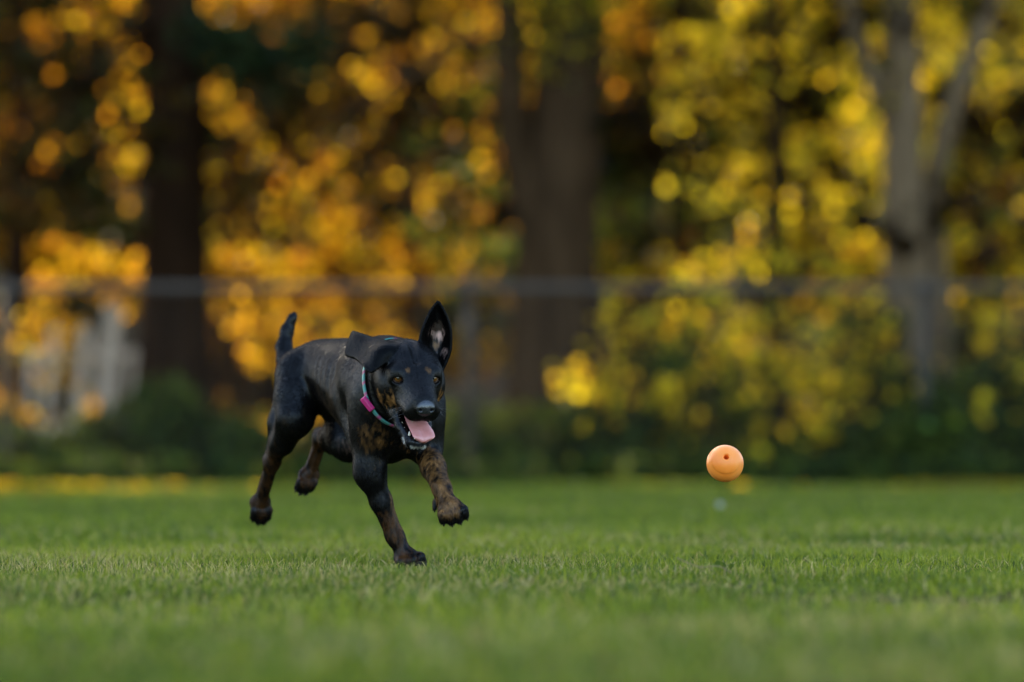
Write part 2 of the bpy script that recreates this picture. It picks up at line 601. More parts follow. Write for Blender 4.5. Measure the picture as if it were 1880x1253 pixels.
# wide forked tree, centre
D = 25.6
s1 = [P(1015, 885, D) * [1, 1, 0], P(1018, 650, D), P(1022, 420, D), P(1042, 200, D), P(1050, -40, D), P(1060, -600, D), P(1080, -1300, D)]
s2 = [P(1000, 440, D), P(962, 340, D), P(938, 180, D - .1), P(932, -30, D - .1), P(880, -500, D), P(800, -1100, D)]
cl = crown_clumps((0.4, 26.4, 7.0), 3.2, 2.4, 2.9, 80, 200, AMBER, 0.10, lo=3.9)
cl += crown_clumps(P(1000, 340, 26.2), 0.9, 0.7, 0.7, 14, 110, GREEN, 0.085, rad=(0.25, 0.4))
lb = limbs_to(s1, cl[:80], 12, 0.07, 0.015, 0.5, 8)
lb += [(limb_path(P(934, 60, D - .1), P(600, 240, 25.0), 0.1, 9, 25), 0.05, 0.012), (limb_path(P(760, 150, 25.3), P(640, 60, 25.0), 0.0, 9, 26), 0.022, 0.008)]
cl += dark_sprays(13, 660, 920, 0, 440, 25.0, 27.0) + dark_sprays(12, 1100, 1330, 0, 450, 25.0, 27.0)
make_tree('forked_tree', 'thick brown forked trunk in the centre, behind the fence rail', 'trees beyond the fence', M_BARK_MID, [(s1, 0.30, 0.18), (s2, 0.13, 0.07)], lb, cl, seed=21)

# pale grey multi-stem tree, right
D = 25.0
s1 = [P(1665, 885, D) * [1, 1, 0], P(1668, 650, D), P(1662, 420, D), P(1660, 220, D), P(1655, 0, D), P(1640, -500, D), P(1620, -1100, D)]
s2 = [P(1722, 885, D + .25) * [1, 1, 0], P(1722, 600, D + .2), P(1716, 340, D + .1), P(1755, 180, D), P(1812, 20, D), P(1900, -300, D), P(1990, -900, D)]
s3 = [P(1655, 270, D), P(1625, 180, D), P(1580, 80, D), P(1545, -50, D), P(1480, -400, D), P(1440, -800, D)]
cl = crown_clumps((2.9, 25.8, 6.3), 3.0, 2.3, 2.7, 80, 210, LIME, 0.10, lo=3.6)
lb = limbs_to(s1, cl[:80], 12, 0.05, 0.012, 0.5, 18)
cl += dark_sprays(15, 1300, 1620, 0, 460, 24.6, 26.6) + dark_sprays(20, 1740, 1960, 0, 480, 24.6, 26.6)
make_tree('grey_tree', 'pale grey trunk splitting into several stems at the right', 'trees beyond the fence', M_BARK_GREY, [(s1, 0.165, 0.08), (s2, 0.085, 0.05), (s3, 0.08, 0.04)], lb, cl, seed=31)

# slender dark trunk between centre and right
def slender(label, u, D, r, pal, cz, rx, rz, n, top=-1000, mat=M_BARK_DARK, seed=0, bend=0, size=0.076, per=140):
    s = [P(u, 885, D) * [1, 1, 0], P(u + bend * .3, 600, D), P(u + bend, 300, D), P(u + bend * .6, -40, D), P(u - bend, top, D)]
    cl = crown_clumps((s[2][0] + 0.3, D + 0.4, cz), rx, rx * 0.85, rz, n, per, pal, size, lo=1.7)
    lb = limbs_to(s, cl, 10, 0.03, 0.008, 0.25, seed)
    make_tree('slender_tree', label, 'trees beyond the fence', mat, [(s, r, r * 0.45)], lb, cl, seed=seed)


slender('slender dark trunk between the central fork and the grey tree, among yellow green leaves', 1425, 25.3, 0.075, LIME, 4.2, 2.2, 2.4, 62, seed=41)
slender('dark slender trunk at the far left edge with amber leaves', 22, 28.5, 0.12, AMBER, 4.6, 2.4, 2.3, 44, seed=42, bend=14)
slender('brown slender trunk between the conifer and the central fork, in amber leaves', 752, 30.5, 0.11, AMBER, 4.4, 2.5, 2.4, 56, seed=43, mat=M_BARK_MID)
slender('thin far trunk left of centre with golden leaves, deepest in the wood', 500, 34.0, 0.10, GOLD, 4.0, 2.6, 2.6, 46, seed=44)
slender('thin far trunk behind the grey tree with yellow green leaves', 1800, 32.0, 0.10, LIME, 4.2, 2.6, 2.6, 66, seed=45, bend=-20)
slender('thin far trunk right of the central fork, yellow green crown', 1235, 35.0, 0.10, LIME, 4.6, 2.8, 2.8, 66, seed=46, bend=18)


# --- trees whose crowns are above or beside the picture but shade the lawn
def shade_tree(label, x, y, h, rx, pal, n, seed):
    s = [(x, y, 0), (x + .1, y, h * .3), (x - .1, y + .1, h * .6), (x, y, h * .95)]
    cl = crown_clumps((x, y, h * 0.60), rx, rx, h * 0.42, n, 150, pal, 0.17, rad=(0.6, 1.1), lo=(6.2 if y >= 33 else 4.6) if abs(x) < 7 else 2.5)
    lb = limbs_to(s, cl, 9, 0.07, 0.02, 0.25, seed)
    make_tree('shade_tree', label, 'trees beyond the fence', M_BARK_MID, [(s, 0.2, 0.05)], lb, cl, seed=seed)


SHADE = [(-9.5, 27.5, 11, 3.2, AMBER, 'outer left by the fence'), (-6.2, 33, 13, 3.3, AMBER, 'outer left, behind'),
         (-12.5, 33, 13, 3.6, GOLD, 'far outer left, set back'), (7.6, 28, 11, 3.2, LIME, 'outer right by the fence'),
         (1.0, 33.0, 14, 3.2, GOLD, 'middle, behind the fork'), (5.8, 33.5, 13, 3.2, LIME, 'right, behind the grey tree'),
         (-2.6, 35.5, 14, 3.2, AMBER, 'left of middle, behind'), (-4.4, 30.2, 12.5, 2.8, AMBER, 'left, between conifer and planks'),
         (-8.4, 30.6, 14.5, 3.0, GOLD, 'outer left, tallest of its row'), (-13.2, 28.6, 13.5, 3.2, AMBER, 'far outer left by the fence'),
         (-16.5, 31.5, 14, 3.4, GOLD, 'at the far left end of the wood')]
for q, (x, y, h, rx, pal, w) in enumerate(SHADE):
    shade_tree('tall broad autumn tree ' + w, x, y, h, rx, pal, 115, 60 + q)


# --- shrubs
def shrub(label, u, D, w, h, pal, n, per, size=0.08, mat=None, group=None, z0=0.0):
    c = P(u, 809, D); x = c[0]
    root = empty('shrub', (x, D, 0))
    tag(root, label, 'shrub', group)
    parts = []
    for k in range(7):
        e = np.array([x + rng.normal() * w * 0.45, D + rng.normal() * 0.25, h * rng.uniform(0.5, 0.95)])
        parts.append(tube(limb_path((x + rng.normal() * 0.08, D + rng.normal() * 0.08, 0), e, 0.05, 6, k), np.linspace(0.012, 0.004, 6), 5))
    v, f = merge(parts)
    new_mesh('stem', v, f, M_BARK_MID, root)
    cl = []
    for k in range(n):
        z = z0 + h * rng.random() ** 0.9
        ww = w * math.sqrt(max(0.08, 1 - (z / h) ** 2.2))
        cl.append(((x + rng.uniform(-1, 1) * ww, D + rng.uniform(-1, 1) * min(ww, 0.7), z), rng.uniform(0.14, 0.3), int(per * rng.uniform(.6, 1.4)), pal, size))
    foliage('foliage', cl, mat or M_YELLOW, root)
    return root


GS = 'golden shrubs behind the fence'
MIXY = LIME + GOLD
shrub('golden leaved shrub at the far left edge, behind the planks', 60, 29.5, 1.0, 2.0, GOLD, 26, 80, group=GS)
shrub('tall golden shrub right of the dark conifer trunk', 425, 28.0, 0.45, 1.8, GOLD, 18, 70, group=GS)
shrub('bright golden shrub behind the dog', 650, 29.0, 0.85, 1.9, GOLD + AMBER, 28, 80, group=GS)
shrub('tall golden shrub left of the central fork', 830, 30.0, 0.7, 1.9, AMBER + GOLD, 20, 80, group=GS)
shrub('yellow green shrub just right of the central fork', 1150, 27.5, 0.5, 1.75, MIXY, 13, 42, group=GS)
shrub('wide yellow green shrub above the ball', 1330, 28.0, 0.7, 1.6, LIME, 12, 42, group=GS)
shrub('bright yellow shrub left of the grey tree', 1500, 27.0, 0.75, 1.9, MIXY, 13, 46, group=GS)
shrub('yellow shrub right of the grey tree', 1800, 27.5, 0.6, 1.9, LIME, 22, 80, group=GS)
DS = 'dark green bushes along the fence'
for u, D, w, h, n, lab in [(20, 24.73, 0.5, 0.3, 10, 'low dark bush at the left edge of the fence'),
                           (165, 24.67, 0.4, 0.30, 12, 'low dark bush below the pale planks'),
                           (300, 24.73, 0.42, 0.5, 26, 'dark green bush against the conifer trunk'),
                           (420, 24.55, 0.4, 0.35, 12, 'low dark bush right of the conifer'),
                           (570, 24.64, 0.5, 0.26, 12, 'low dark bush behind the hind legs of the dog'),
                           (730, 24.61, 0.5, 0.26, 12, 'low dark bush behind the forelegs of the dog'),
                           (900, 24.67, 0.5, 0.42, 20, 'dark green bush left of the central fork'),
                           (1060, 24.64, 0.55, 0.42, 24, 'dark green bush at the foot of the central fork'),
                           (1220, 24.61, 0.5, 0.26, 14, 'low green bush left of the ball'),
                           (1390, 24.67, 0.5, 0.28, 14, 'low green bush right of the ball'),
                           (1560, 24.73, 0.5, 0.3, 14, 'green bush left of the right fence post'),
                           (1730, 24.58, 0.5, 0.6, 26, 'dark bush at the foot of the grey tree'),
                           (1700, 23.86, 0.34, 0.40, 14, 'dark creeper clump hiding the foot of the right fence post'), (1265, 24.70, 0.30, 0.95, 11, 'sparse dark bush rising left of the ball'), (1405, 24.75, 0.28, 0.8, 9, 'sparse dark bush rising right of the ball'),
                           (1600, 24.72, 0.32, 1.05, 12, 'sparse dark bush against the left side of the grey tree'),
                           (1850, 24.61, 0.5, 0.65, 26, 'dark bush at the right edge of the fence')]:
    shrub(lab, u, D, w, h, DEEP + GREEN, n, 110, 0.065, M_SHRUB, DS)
for u, D, w, h, n, lab in [(1130, 24.45, 0.34, 1.15, 12, 'small yellow sapling right of the central fork, low down'), (1290, 24.45, 0.4, 1.1, 12, 'small yellow sapling left above the ball'),
                           (1440, 24.45, 0.45, 1.25, 18, 'bright yellow sapling right above the ball'), (1560, 24.45, 0.35, 1.15, 13, 'small yellow sapling left of the grey tree'),
                           (1830, 24.45, 0.4, 1.0, 10, 'small yellow sapling right of the grey tree'), (640, 24.45, 0.4, 0.9, 10, 'small golden sapling seen behind the back of the dog'), (80, 26.0, 0.5, 1.2, 12, 'small golden sapling in front of the pale planks')]:
    shrub(lab, u, D, w, h, [(0.70, 0.47, 0.012), (0.62, 0.38, 0.010), (0.40, 0.30, 0.010)] if u > 900 else GOLD, n + 4, 10, 0.09, M_SAPLING, 'yellow saplings at the fence', z0=0.12)

# low creeper under the fence and the bushes
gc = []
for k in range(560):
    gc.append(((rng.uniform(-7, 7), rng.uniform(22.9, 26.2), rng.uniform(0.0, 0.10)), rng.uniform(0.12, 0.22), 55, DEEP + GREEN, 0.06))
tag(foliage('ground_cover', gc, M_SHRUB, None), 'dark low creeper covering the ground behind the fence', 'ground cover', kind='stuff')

# far wood edge and the bank behind it that close the view low down
BROWN = [(0.05, 0.028, 0.006), (0.08, 0.042, 0.006), (0.035, 0.025, 0.006)]
FV = []
for k in range(330):
    x = rng.uniform(-20, 18); z = 0.2 + rng.random() ** 0.9 * 7.2
    FV.append(((x, rng.uniform(46, 54), z), rng.uniform(0.7, 1.2), 170, BROWN + BROWN + GREEN + DEEP if x < 1 else BROWN + GREEN + GREEN + DEEP, 0.27))
tag(foliage('far_thicket', FV, M_SHRUB, None), 'far brown and green thicket closing the view behind the trees', 'thicket', kind='stuff')
hx = np.linspace(-260, 260, 120); hy = np.linspace(58, 190, 30)
HXg, HYg = np.meshgrid(hx, hy, indexing='ij')
tt_ = np.clip((HYg - 58) / 22, 0, 1)
HZg = -0.3 + (10.2 + 4.0 * (value_noise(HXg, HYg, 17, 31) - 0.5)) * tt_ * tt_ * (3 - 2 * tt_) + 0.8 * value_noise(HXg, HYg, 4, 32) * tt_
I_ = np.arange(HXg.size).reshape(HXg.shape)
m_hill = plain('leaf_strewn_bank', (0.035, 0.020, 0.006), 0.95, 0, 0.1, 0.5, 1.5)
tag(new_mesh('hill', np.stack([HXg, HYg, HZg], -1).reshape(-1, 3), np.stack([I_[:-1, :-1], I_[1:, :-1], I_[1:, 1:], I_[:-1, 1:]], -1).reshape(-1, 4), m_hill), kind='structure')

# ------------------------------------------------------------------ chain link fence
FD = 24.0
fence = empty('chain_link_fence', (0, FD, 0))
tag(fence, 'grey chain link fence with steel posts and top rail at the lawn edge', 'fence')
ftop = P(0, 528, FD)[2]
for u in (-828, 8, 862, 1697, 2545):
    c = P(u, 809, FD)
    v, f = tube([(c[0], FD + .035, -0.05), (c[0], FD + .035, ftop * .5), (c[0], FD + .035, ftop + 0.01)], [0.03] * 3, 14)
    po = new_mesh('post', v, f, M_POST_DARK if u == 862 else M_GALV, fence)
    v, f = tube([(c[0], FD + .035, ftop + 0.01), (c[0], FD + .035, ftop + 0.03), (c[0], FD + .035, ftop + 0.055), (c[0], FD + .035, ftop + 0.065)], [0.034, 0.034, 0.022, 0.006], 14)
    new_mesh('post_cap', v, f, M_GALV, po)
    for z in (0.25, 0.6, 0.95):
        v, f = tube([(c[0], FD + .035, z - .012), (c[0], FD + .035, z + .012)], [0.034] * 2, 12)
        new_mesh('tie_band', v, f, M_GALV, po)
x0, x1 = P(-828, 0, FD)[0], P(2545, 0, FD)[0]
v, f = tube([(x, FD, ftop) for x in np.linspace(x0, x1, 30)], [0.024] * 30, 12)
new_mesh('top_rail', v, f, M_GALV, fence)
# woven wires: each wire zigzags from bottom to top
parts = []
pitch = 0.07
zb, zt = 0.02, ftop - 0.01
nz = int((zt - zb) / (pitch / 2))
nw = int((x1 - x0) / pitch)
VV, FF = [], []
k = 0
for i in range(nw * 2):
    xa = x0 + (i // 2) * pitch
    sgn = 1 if i % 2 == 0 else -1
    p0 = np.array([xa, 0, 0.0])
    # straight diagonal wires in both directions, woven 2 mm apart
    L = (zt - zb)
    a = np.array([xa, FD - 0.028 + 0.002 * sgn, zb]); b_ = np.array([xa + sgn * L, FD - 0.028 + 0.002 * sgn, zt])
    lo = 0.0; hi = 1.0
    if b_[0] > x1: hi = (x1 - a[0]) / (b_[0] - a[0])
    if b_[0] < x0: hi = (x0 - a[0]) / (b_[0] - a[0])
    if hi < 0.02: continue
    b_ = a + (b_ - a) * hi
    d = unit(b_ - a); s_ = np.cross(d, [0, 1, 0]) * 0.0013; t_ = np.array([0, 1, 0]) * 0.0013
    VV += [a + s_, a - s_ * .5 + t_, a - s_ * .5 - t_, b_ + s_, b_ - s_ * .5 + t_, b_ - s_ * .5 - t_]
    FF += [(k, k + 1, k + 4, k + 3), (k + 1, k + 2, k + 5, k + 4), (k + 2, k, k + 3, k + 5)]
    k += 6
# wires that start on the end posts
tag(new_mesh('wire_mesh', np.array(VV), FF, M_GALV, fence), kind='stuff')

# ------------------------------------------------------------------ leaning weathered planks beyond the fence, left
pf = empty('plank_fence', (P(150, 809, 28.0)[0], 28.0, 0))
tag(pf, 'pale weathered leaning planks behind the fence, left of the conifer', 'plank fence')
for i, (u, w, v0, v1, lean) in enumerate([(52, 16, 660, 870, 6), (92, 20, 600, 870, 8), (146, 22, 600, 870, 12), (196, 30, 560, 870, 12), (240, 16, 640, 870, 9)]):
    a = P(u - lean, v1, 28.0 + 0.02 * (i % 2)); b_ = P(u + lean, v0, 28.0 + 0.02 * (i % 2)); a[2] = 0.0
    hw = w * 28.0 / FPX / 2; th = 0.011
    vv = []
    for c in (a, b_):
        for sx_, sy_ in ((-1, -1), (1, -1), (1, 1), (-1, 1)):
            vv.append(c + [sx_ * hw, sy_ * th, 0])
    new_mesh('plank', vv, [(0, 1, 5, 4), (1, 2, 6, 5), (2, 3, 7, 6), (3, 0, 4, 7), (4, 5, 6, 7), (3, 2, 1, 0)], M_WOOD, pf, smooth=False)
for z in (0.35, 0.85):
    a = P(40, 0, 28.045)[0]; b2 = P(265, 0, 28.045)[0]
    vv = [(x, y, zz) for x in (a, b2) for y in (28.04, 28.075) for zz in (z, z + 0.07)]
    new_mesh('cross_rail', vv, [(0, 1, 3, 2), (4, 6, 7, 5), (0, 4, 5, 1), (2, 3, 7, 6), (0, 2, 6, 4), (1, 5, 7, 3)], M_WOOD, pf, smooth=False)

# ------------------------------------------------------------------ yellow leaves coloured to stand in for a sunlit strip of grass
n = 900
x = np.concatenate([rng.normal(-3.1, 0.7, 520), rng.uniform(-6, 6, 130), rng.normal(2.6, 0.25, 250)])
y = np.concatenate([rng.normal(20.4, 1.0, 520), rng.normal(21.2, 1.2, 130), rng.normal(21.9, 0.3, 250)])
y = np.where(y > 22.2, 22.2 - np.abs(rng.normal(0, 0.5, n)), y)
c = np.stack([x, y, ground_z(x, y) + 0.012 + 0.010 * rng.random(n)], -1)
v, f, col = leaves_at(c, None, 0.075, pick([(0.50, 0.37, 0.012), (0.42, 0.28, 0.012), (0.28, 0.22, 0.012)], n), 0.2)
v[:, 2] = np.repeat(c[:, 2], 4) + (v[:, 2] - np.repeat(c[:, 2], 4)) * 0.35
tag(new_mesh('sunlit_strip_leaves', v, f, M_LEAF, cols=col, smooth=False), 'yellow leaves at the far lawn edge standing in for sunlit grass', 'leaves', kind='stuff')

# ------------------------------------------------------------------ ball in the air
BD = 7.66
bc = P(1331, 851, BD); BR = 34.5 * BD / FPX
ball_m, nt, b = mat_new('orange_rubber')
t = noise(nt, 14, 6)
r = ramp(nt, t.outputs['Fac'], [(0.25, (0.90, 0.20, 0.012)), (0.5, (0.97, 0.275, 0.035)), (0.78, (0.97, 0.35, 0.085))])
nt.links.new(r.outputs[0], b.inputs['Base Color'])
b.inputs['Roughness'].default_value = 0.42
b.inputs['Subsurface Weight'].default_value = 0.12
b.inputs['Subsurface Radius'].default_value = (0.01, 0.004, 0.002)
bump(nt, b, noise(nt, 220, 3).outputs['Fac'], 0.15, 0.001)
ax = unit([0.02, -0.93, 0.36]); e1 = unit(np.cross(ax, [0, 0, 1])); e2 = np.cross(e1, ax)
prof = []
th = np.radians(np.concatenate([np.linspace(9.0, 12.5, 8), np.linspace(13, 50, 14), np.linspace(51, 66, 18), np.linspace(68, 180, 30)]))
for a in th:
    deg = math.degrees(a); rr = BR
    rr *= 1 - 0.016 * math.exp(-((deg - 57.5) / 4.5) ** 2)          # moulded ring groove
    rr *= 1 - 0.022 * (1 / (1 + math.exp(-(deg - 57.5) / 1.5))) * math.exp(-((deg - 57) / 40) ** 2)
    rr *= 1 - 0.05 * math.exp(-((deg - 9.0) / 1.7) ** 2)            # rounded lip of the hole
    prof.append((rr * math.cos(a), rr * math.sin(a)))
h0 = prof[0][1]
prof = [(-0.75 * BR, 0.0005), (-0.75 * BR, h0 * 0.9), (BR * 0.6, h0 * 0.9), (BR * 0.93, h0 * 0.95)] + prof   # bore of the hole
SEG = 64
V, F = [], []
for i, (x_, r_) in enumerate(prof):
    for j in range(SEG):
        q = 2 * math.pi * j / SEG
        V.append(bc + ax * x_ + (e1 * math.cos(q) + e2 * math.sin(q)) * r_)
for i in range(len(prof) - 1):
    for j in range(SEG):
        F.append((i * SEG + j, i * SEG + (j + 1) % SEG, (i + 1) * SEG + (j + 1) % SEG, (i + 1) * SEG + j))
ball = new_mesh('rubber_ball', V, F, ball_m)
tag(ball, 'orange rubber dog ball with a hole and moulded ring, in mid air', 'ball')

# ------------------------------------------------------------------ weed, dry stalk and seed head in the lawn
def lg(u, v):
    """ground point under pixel"""
    D = FPX * CAM_H / (v - HORIZON)
    return np.array([(u - 940) * D / FPX, D, 0.0])


w = lg(1325, 1062)
weed = empty('weed', (w[0], w[1], float(ground_z(w[0], w[1]))))
tag(weed, 'dark leafy weed standing above the lawn below the ball', 'weed')
for k in range(13):
    a = rng.uniform(0, 6.28); L = rng.uniform(0.03, 0.06); el = rng.uniform(0.4, 1.2)
    d = np.array([math.cos(a) * math.cos(el), math.sin(a) * math.cos(el), math.sin(el)])
    s = unit(np.cross(d, [0, 0, 1])); V = []
    for i, tt in enumerate(np.linspace(0, 1, 6)):
        wd = 0.011 * math.sin(math.pi * min(1, tt * 0.92 + 0.06)) * (1 + 0.25 * (i % 2))
        c = np.array(weed.location) + d * L * tt + np.array([0, 0, -0.018 * tt * tt])
        V += [c - s * wd, c + np.array([0, 0, -0.002]), c + s * wd]
    F = []
    for i in range(5):
        F += [(3 * i, 3 * i + 1, 3 * i + 4, 3 * i + 3), (3 * i + 1, 3 * i + 2, 3 * i + 5, 3 * i + 4)]
    new_mesh('leaf', V, F, M_SHRUB, weed, cols=np.tile([[0.075, 0.12, 0.02]], (18, 1)) * rng.uniform(0.7, 1.3))
M_STRAW = plain('dry_straw', (0.22, 0.16, 0.08), 0.8, 0, 0.3, 0.25, 60)
a = lg(1243, 1070)
pts = bez([a + [0, 0, 0.045], a + [0.02, 0, 0.036], a + [0.045, 0.01, 0.028], a + [0.075, 0.02, 0.030], a + [0.10, 0.02, 0.018]], 14)
v, f = tube(pts, np.linspace(0.0013, 0.0008, 14), 6)
tag(new_mesh('dry_stalk', v, f, M_STRAW), 'thin dry bent stalk lying on the grass left of the weed', 'stalk')
d = lg(1322, 960); D_ = d[1]
dc = P(1322, 927, D_)
dand = empty('dandelion_clock', (dc[0], D_, float(ground_z(dc[0], D_))))
tag(dand, 'small white fluffy seed head out of focus in the grass under the ball', 'seed head')
v, f = tube([(dc[0], D_, 0), (dc[0] + .003, D_, dc[2] * .6), (dc[0], D_, dc[2])], [0.0015] * 3, 6)
new_mesh('stem', v, f, M_SHRUB, dand, cols=np.tile([[0.1, 0.16, 0.05]], (len(v), 1)))
parts = []
for k in range(90):
    g = unit(rng.normal(size=3))
    parts.append(tube([dc + g * 0.002, dc + g * 0.011], [0.0004, 0.0011], 4))
v, f = merge(parts)
new_mesh('seed_tuft', v, f, plain('seed_fluff', (0.45, 0.46, 0.38), 0.9, 0, 0.2, 0.05), dand)

# ------------------------------------------------------------------ dog: one implicit surface, meshed once
def rc(p, a, b, ra, rb):
    a = np.asarray(a, np.float32); b = np.asarray(b, np.float32)
    ab = b - a; pa = p - a
    t = np.clip(pa @ ab / float(ab @ ab), 0, 1)
    q = pa - t[:, None] * ab
    return np.sqrt((q * q).sum(1)) - (ra + (rb - ra) * t)


def ell(p, c, r, R=None):
    q = p - np.asarray(c, np.float32)
    if R is not None:
        q = q @ np.asarray(R, np.float32).T
    r = np.asarray(r, np.float32)
    k0 = np.sqrt(((q / r) ** 2).sum(1)); k1 = np.sqrt(((q / (r * r)) ** 2).sum(1)) + 1e-9
    return k0 * (k0 - 1) / k1


def smin(a, b, k):
    h = np.maximum(k - np.abs(a - b), 0) / k
    return np.minimum(a, b) - h * h * k * 0.25


def smax(a, b, k):
    return -smin(-a, -b, k)


DF = np.array([0.467, -0.884, 0.0]); DL = np.array([0.884, 0.467, 0.0]); DZ = np.array([0, 0, 1.0])
DO = np.array([-0.2529, 7.82, 0.0])


def B(a, b_, z):
    return DO + DF * a + DL * b_ + DZ * z


# torso sections along the heading: a, centre height, half width, half height
TS = np.array([[-0.405, 0.405, 0.026, 0.032], [-0.392, 0.403, 0.046, 0.050], [-0.365, 0.400, 0.061, 0.066], [-0.325, 0.397, 0.070, 0.076],
               [-0.255, 0.397, 0.068, 0.076], [-0.20, 0.388, 0.074, 0.085], [-0.13, 0.368, 0.084, 0.101], [-0.06, 0.347, 0.088, 0.117],
               [0.01, 0.336, 0.084, 0.123], [0.06, 0.334, 0.072, 0.112], [0.095, 0.336, 0.055, 0.088], [0.118, 0.340, 0.032, 0.050]])


def torso(p):
    q = p - DO.astype(np.float32)
    a = q @ DF.astype(np.float32); l = q @ DL.astype(np.float32); z = q[:, 2]
    ac = np.clip(a, TS[0, 0], TS[-1, 0])
    zc = np.interp(ac, TS[:, 0], TS[:, 1]); hw = np.interp(ac, TS[:, 0], TS[:, 2]); hh = np.interp(ac, TS[:, 0], TS[:, 3])
    zr = (z - zc) / hh
    hw2 = hw * (1 - 0.22 * np.clip(-zr, 0, 1))
    d = (np.sqrt((l / hw2) ** 2 + zr ** 2) - 1) * np.minimum(hw, hh)
    rib = np.exp(-((a + 0.13) / 0.07) ** 2) * np.clip(1 - np.abs(zr + 0.1), 0, 1)
    d = d - 0.0016 * rib * np.sin((a + 0.25 * (z - zc)) * 2 * np.pi / 0.030)
    ex = np.abs(a - ac)
    return np.where(ex > 0, np.sqrt(np.maximum(d, 0) ** 2 + ex ** 2) + np.minimum(d, 0) * 0, d).astype(np.float32)


# joints, from the photograph and the depth along the heading
SHR, ELR, WRR, PAR = B(0.070, -0.064, 0.340), P(679, 868, 7.735), P(725, 984, 7.757), P(745, 1022, 7.757)
SHL, ELL_, WRL, PAL = B(0.070, 0.040, 0.340), P(781, 822, 7.785), P(811, 897, 7.665), P(826, 930, 7.640)
HPR, STR, HKR, PHR = B(-0.325, -0.046, 0.400), P(542, 768, 8.03), P(500, 848, 8.14), P(478, 922, 8.195)
HPL, STL, HKL, PHL = B(-0.325, 0.045, 0.400), P(640, 812, 8.04), P(592, 803, 8.14), P(567, 872, 8.165)
NECK0, NECK1 = P(698, 700, 7.80), P(738, 690, 7.68)

HC = P(750, 676, 7.63)                     # middle of the cranium
yaw, pit = math.radians(16), math.radians(20)
fw = np.array([math.cos(pit) * math.sin(yaw), -math.cos(pit) * math.cos(yaw), -math.sin(pit)])
HX = np.array([math.cos(yaw), math.sin(yaw), 0.0]); HY = -fw; HZ = np.cross(HX, HY)
HR = np.stack([HX, HY, HZ])                # rows: head axes


def H(x, y, z):
    return HC + HX * x + HY * y + HZ * z


def paw_prims(w, kn, dirv, lat, dors, wd=0.021, tl=0.026, r=0.0100, rw=0.0170):
    """metapodium from wrist to knuckles, four toes fanned along lat"""
    dirv = unit(dirv); lat = unit(lat); dors = unit(dors)
    out = []
    out.append(('rc', w, kn, rw, rw * 0.97, 0.013))
    out.append(('rc', kn - lat * 0.008, kn + lat * 0.008, 0.0155, 0.0155, 0.01))
    toes = []
    for i, f_ in enumerate((-1.0, -0.36, 0.36, 1.0)):
        ln = tl * (1.0 if abs(f_) < .5 else 0.78)
        a = kn + lat * wd * 0.74 * f_ + dirv * 0.004
        mid = a + dirv * ln * 0.55 + lat * 0.004 * f_ + dors * 0.006
        b_ = a + dirv * ln + lat * 0.006 * f_ - dors * 0.003
        out.append(('rc', a, mid, r * 1.0, r * 1.02, 0.005))
        out.append(('rc', mid, b_, r * 1.02, r * 0.86, 0.004))
        toes.append((b_, unit(dirv * 0.75 + lat * 0.15 * f_ - dors * 0.45), dors))
    out.append(('rc', kn - dors * 0.010 + dirv * 0.006, kn - dors * 0.012 + dirv * 0.014, 0.013, 0.011, 0.01))   # pad
    return out, toes


prims = []   # (kind, ..., k)
def add(*a): prims.append(a)


TOES = []
# forequarters
for s, SH, EL in ((-1, SHR, ELR), (1, SHL, ELL_)):
    add('rc', B(-0.05, s * 0.046, 0.410), SH, 0.033, 0.044, 0.018)
    add('rc', SH, EL, 0.044, 0.030, 0.016)
    add('rc', B(-0.06, s * 0.062, 0.35), EL + np.array([0, 0, 0.02]), 0.033, 0.026, 0.016)     # triceps
add('rc', ELR, ELR * .55 + WRR * .45, 0.0255, 0.0205, 0.025); add('rc', ELR * .55 + WRR * .45, WRR, 0.0205, 0.0175, 0.015)
add('rc', ELL_, ELL_ * .5 + WRL * .5, 0.0275, 0.0235, 0.025); add('rc', ELL_ * .5 + WRL * .5, WRL, 0.0235, 0.0185, 0.015)
add('rc', B(0.08, -0.03, 0.30), B(0.085, 0.03, 0.30), 0.040, 0.036, 0.05)        # breast
pp, tt = paw_prims(WRR, PAR, P(760, 1037, 7.742) - PAR, np.array([0.93, 0.25, 0.22]), np.array([0.2, -0.75, 0.62]), wd=0.0215)
prims += pp; TOES += tt
pp, tt = paw_prims(WRL, PAL, P(836, 955, 7.632) - PAL, np.array([0.96, 0.15, 0.22]), np.array([0.1, -0.92, 0.35]), wd=0.0225)
prims += pp; TOES += tt
add('rc', P(800, 922, 7.665), P(798, 934, 7.662), 0.007, 0.005, 0.008)          # dewclaw
# hindquarters
add('rc', HPR, STR * .55 + HPR * .45, 0.053, 0.047, 0.018); add('rc', STR * .55 + HPR * .45, STR, 0.046, 0.035, 0.016)
add('rc', B(-0.352, -0.046, 0.385), P(514, 775, 8.10), 0.037, 0.023, 0.02)        # back of the thigh
add('rc', STR, STR * .45 + HKR * .55, 0.034, 0.025, 0.025); add('rc', STR * .45 + HKR * .55, HKR, 0.0225, 0.0125, 0.014)
add('rc', P(514, 775, 8.10), P(495, 838, 8.145), 0.019, 0.009, 0.02)             # tendon to the heel
add('rc', P(495, 842, 8.15), HKR, 0.012, 0.016, 0.012)
add('rc', HPL, STL, 0.048, 0.034, 0.035)
add('rc', STL, STL * .45 + HKL * .55, 0.036, 0.028, 0.03); add('rc', STL * .45 + HKL * .55, HKL, 0.027, 0.018, 0.02)
add('rc', P(587, 797, 8.155), HKL, 0.014, 0.017, 0.012)
pp, tt = paw_prims(HKR, PHR, P(481, 966, 8.202) - PHR, np.array([0.9, 0.4, 0.05]), np.array([0.35, -0.9, 0.2]), wd=0.0145, tl=0.036, r=0.0092, rw=0.0145)
prims += pp; TOES += tt
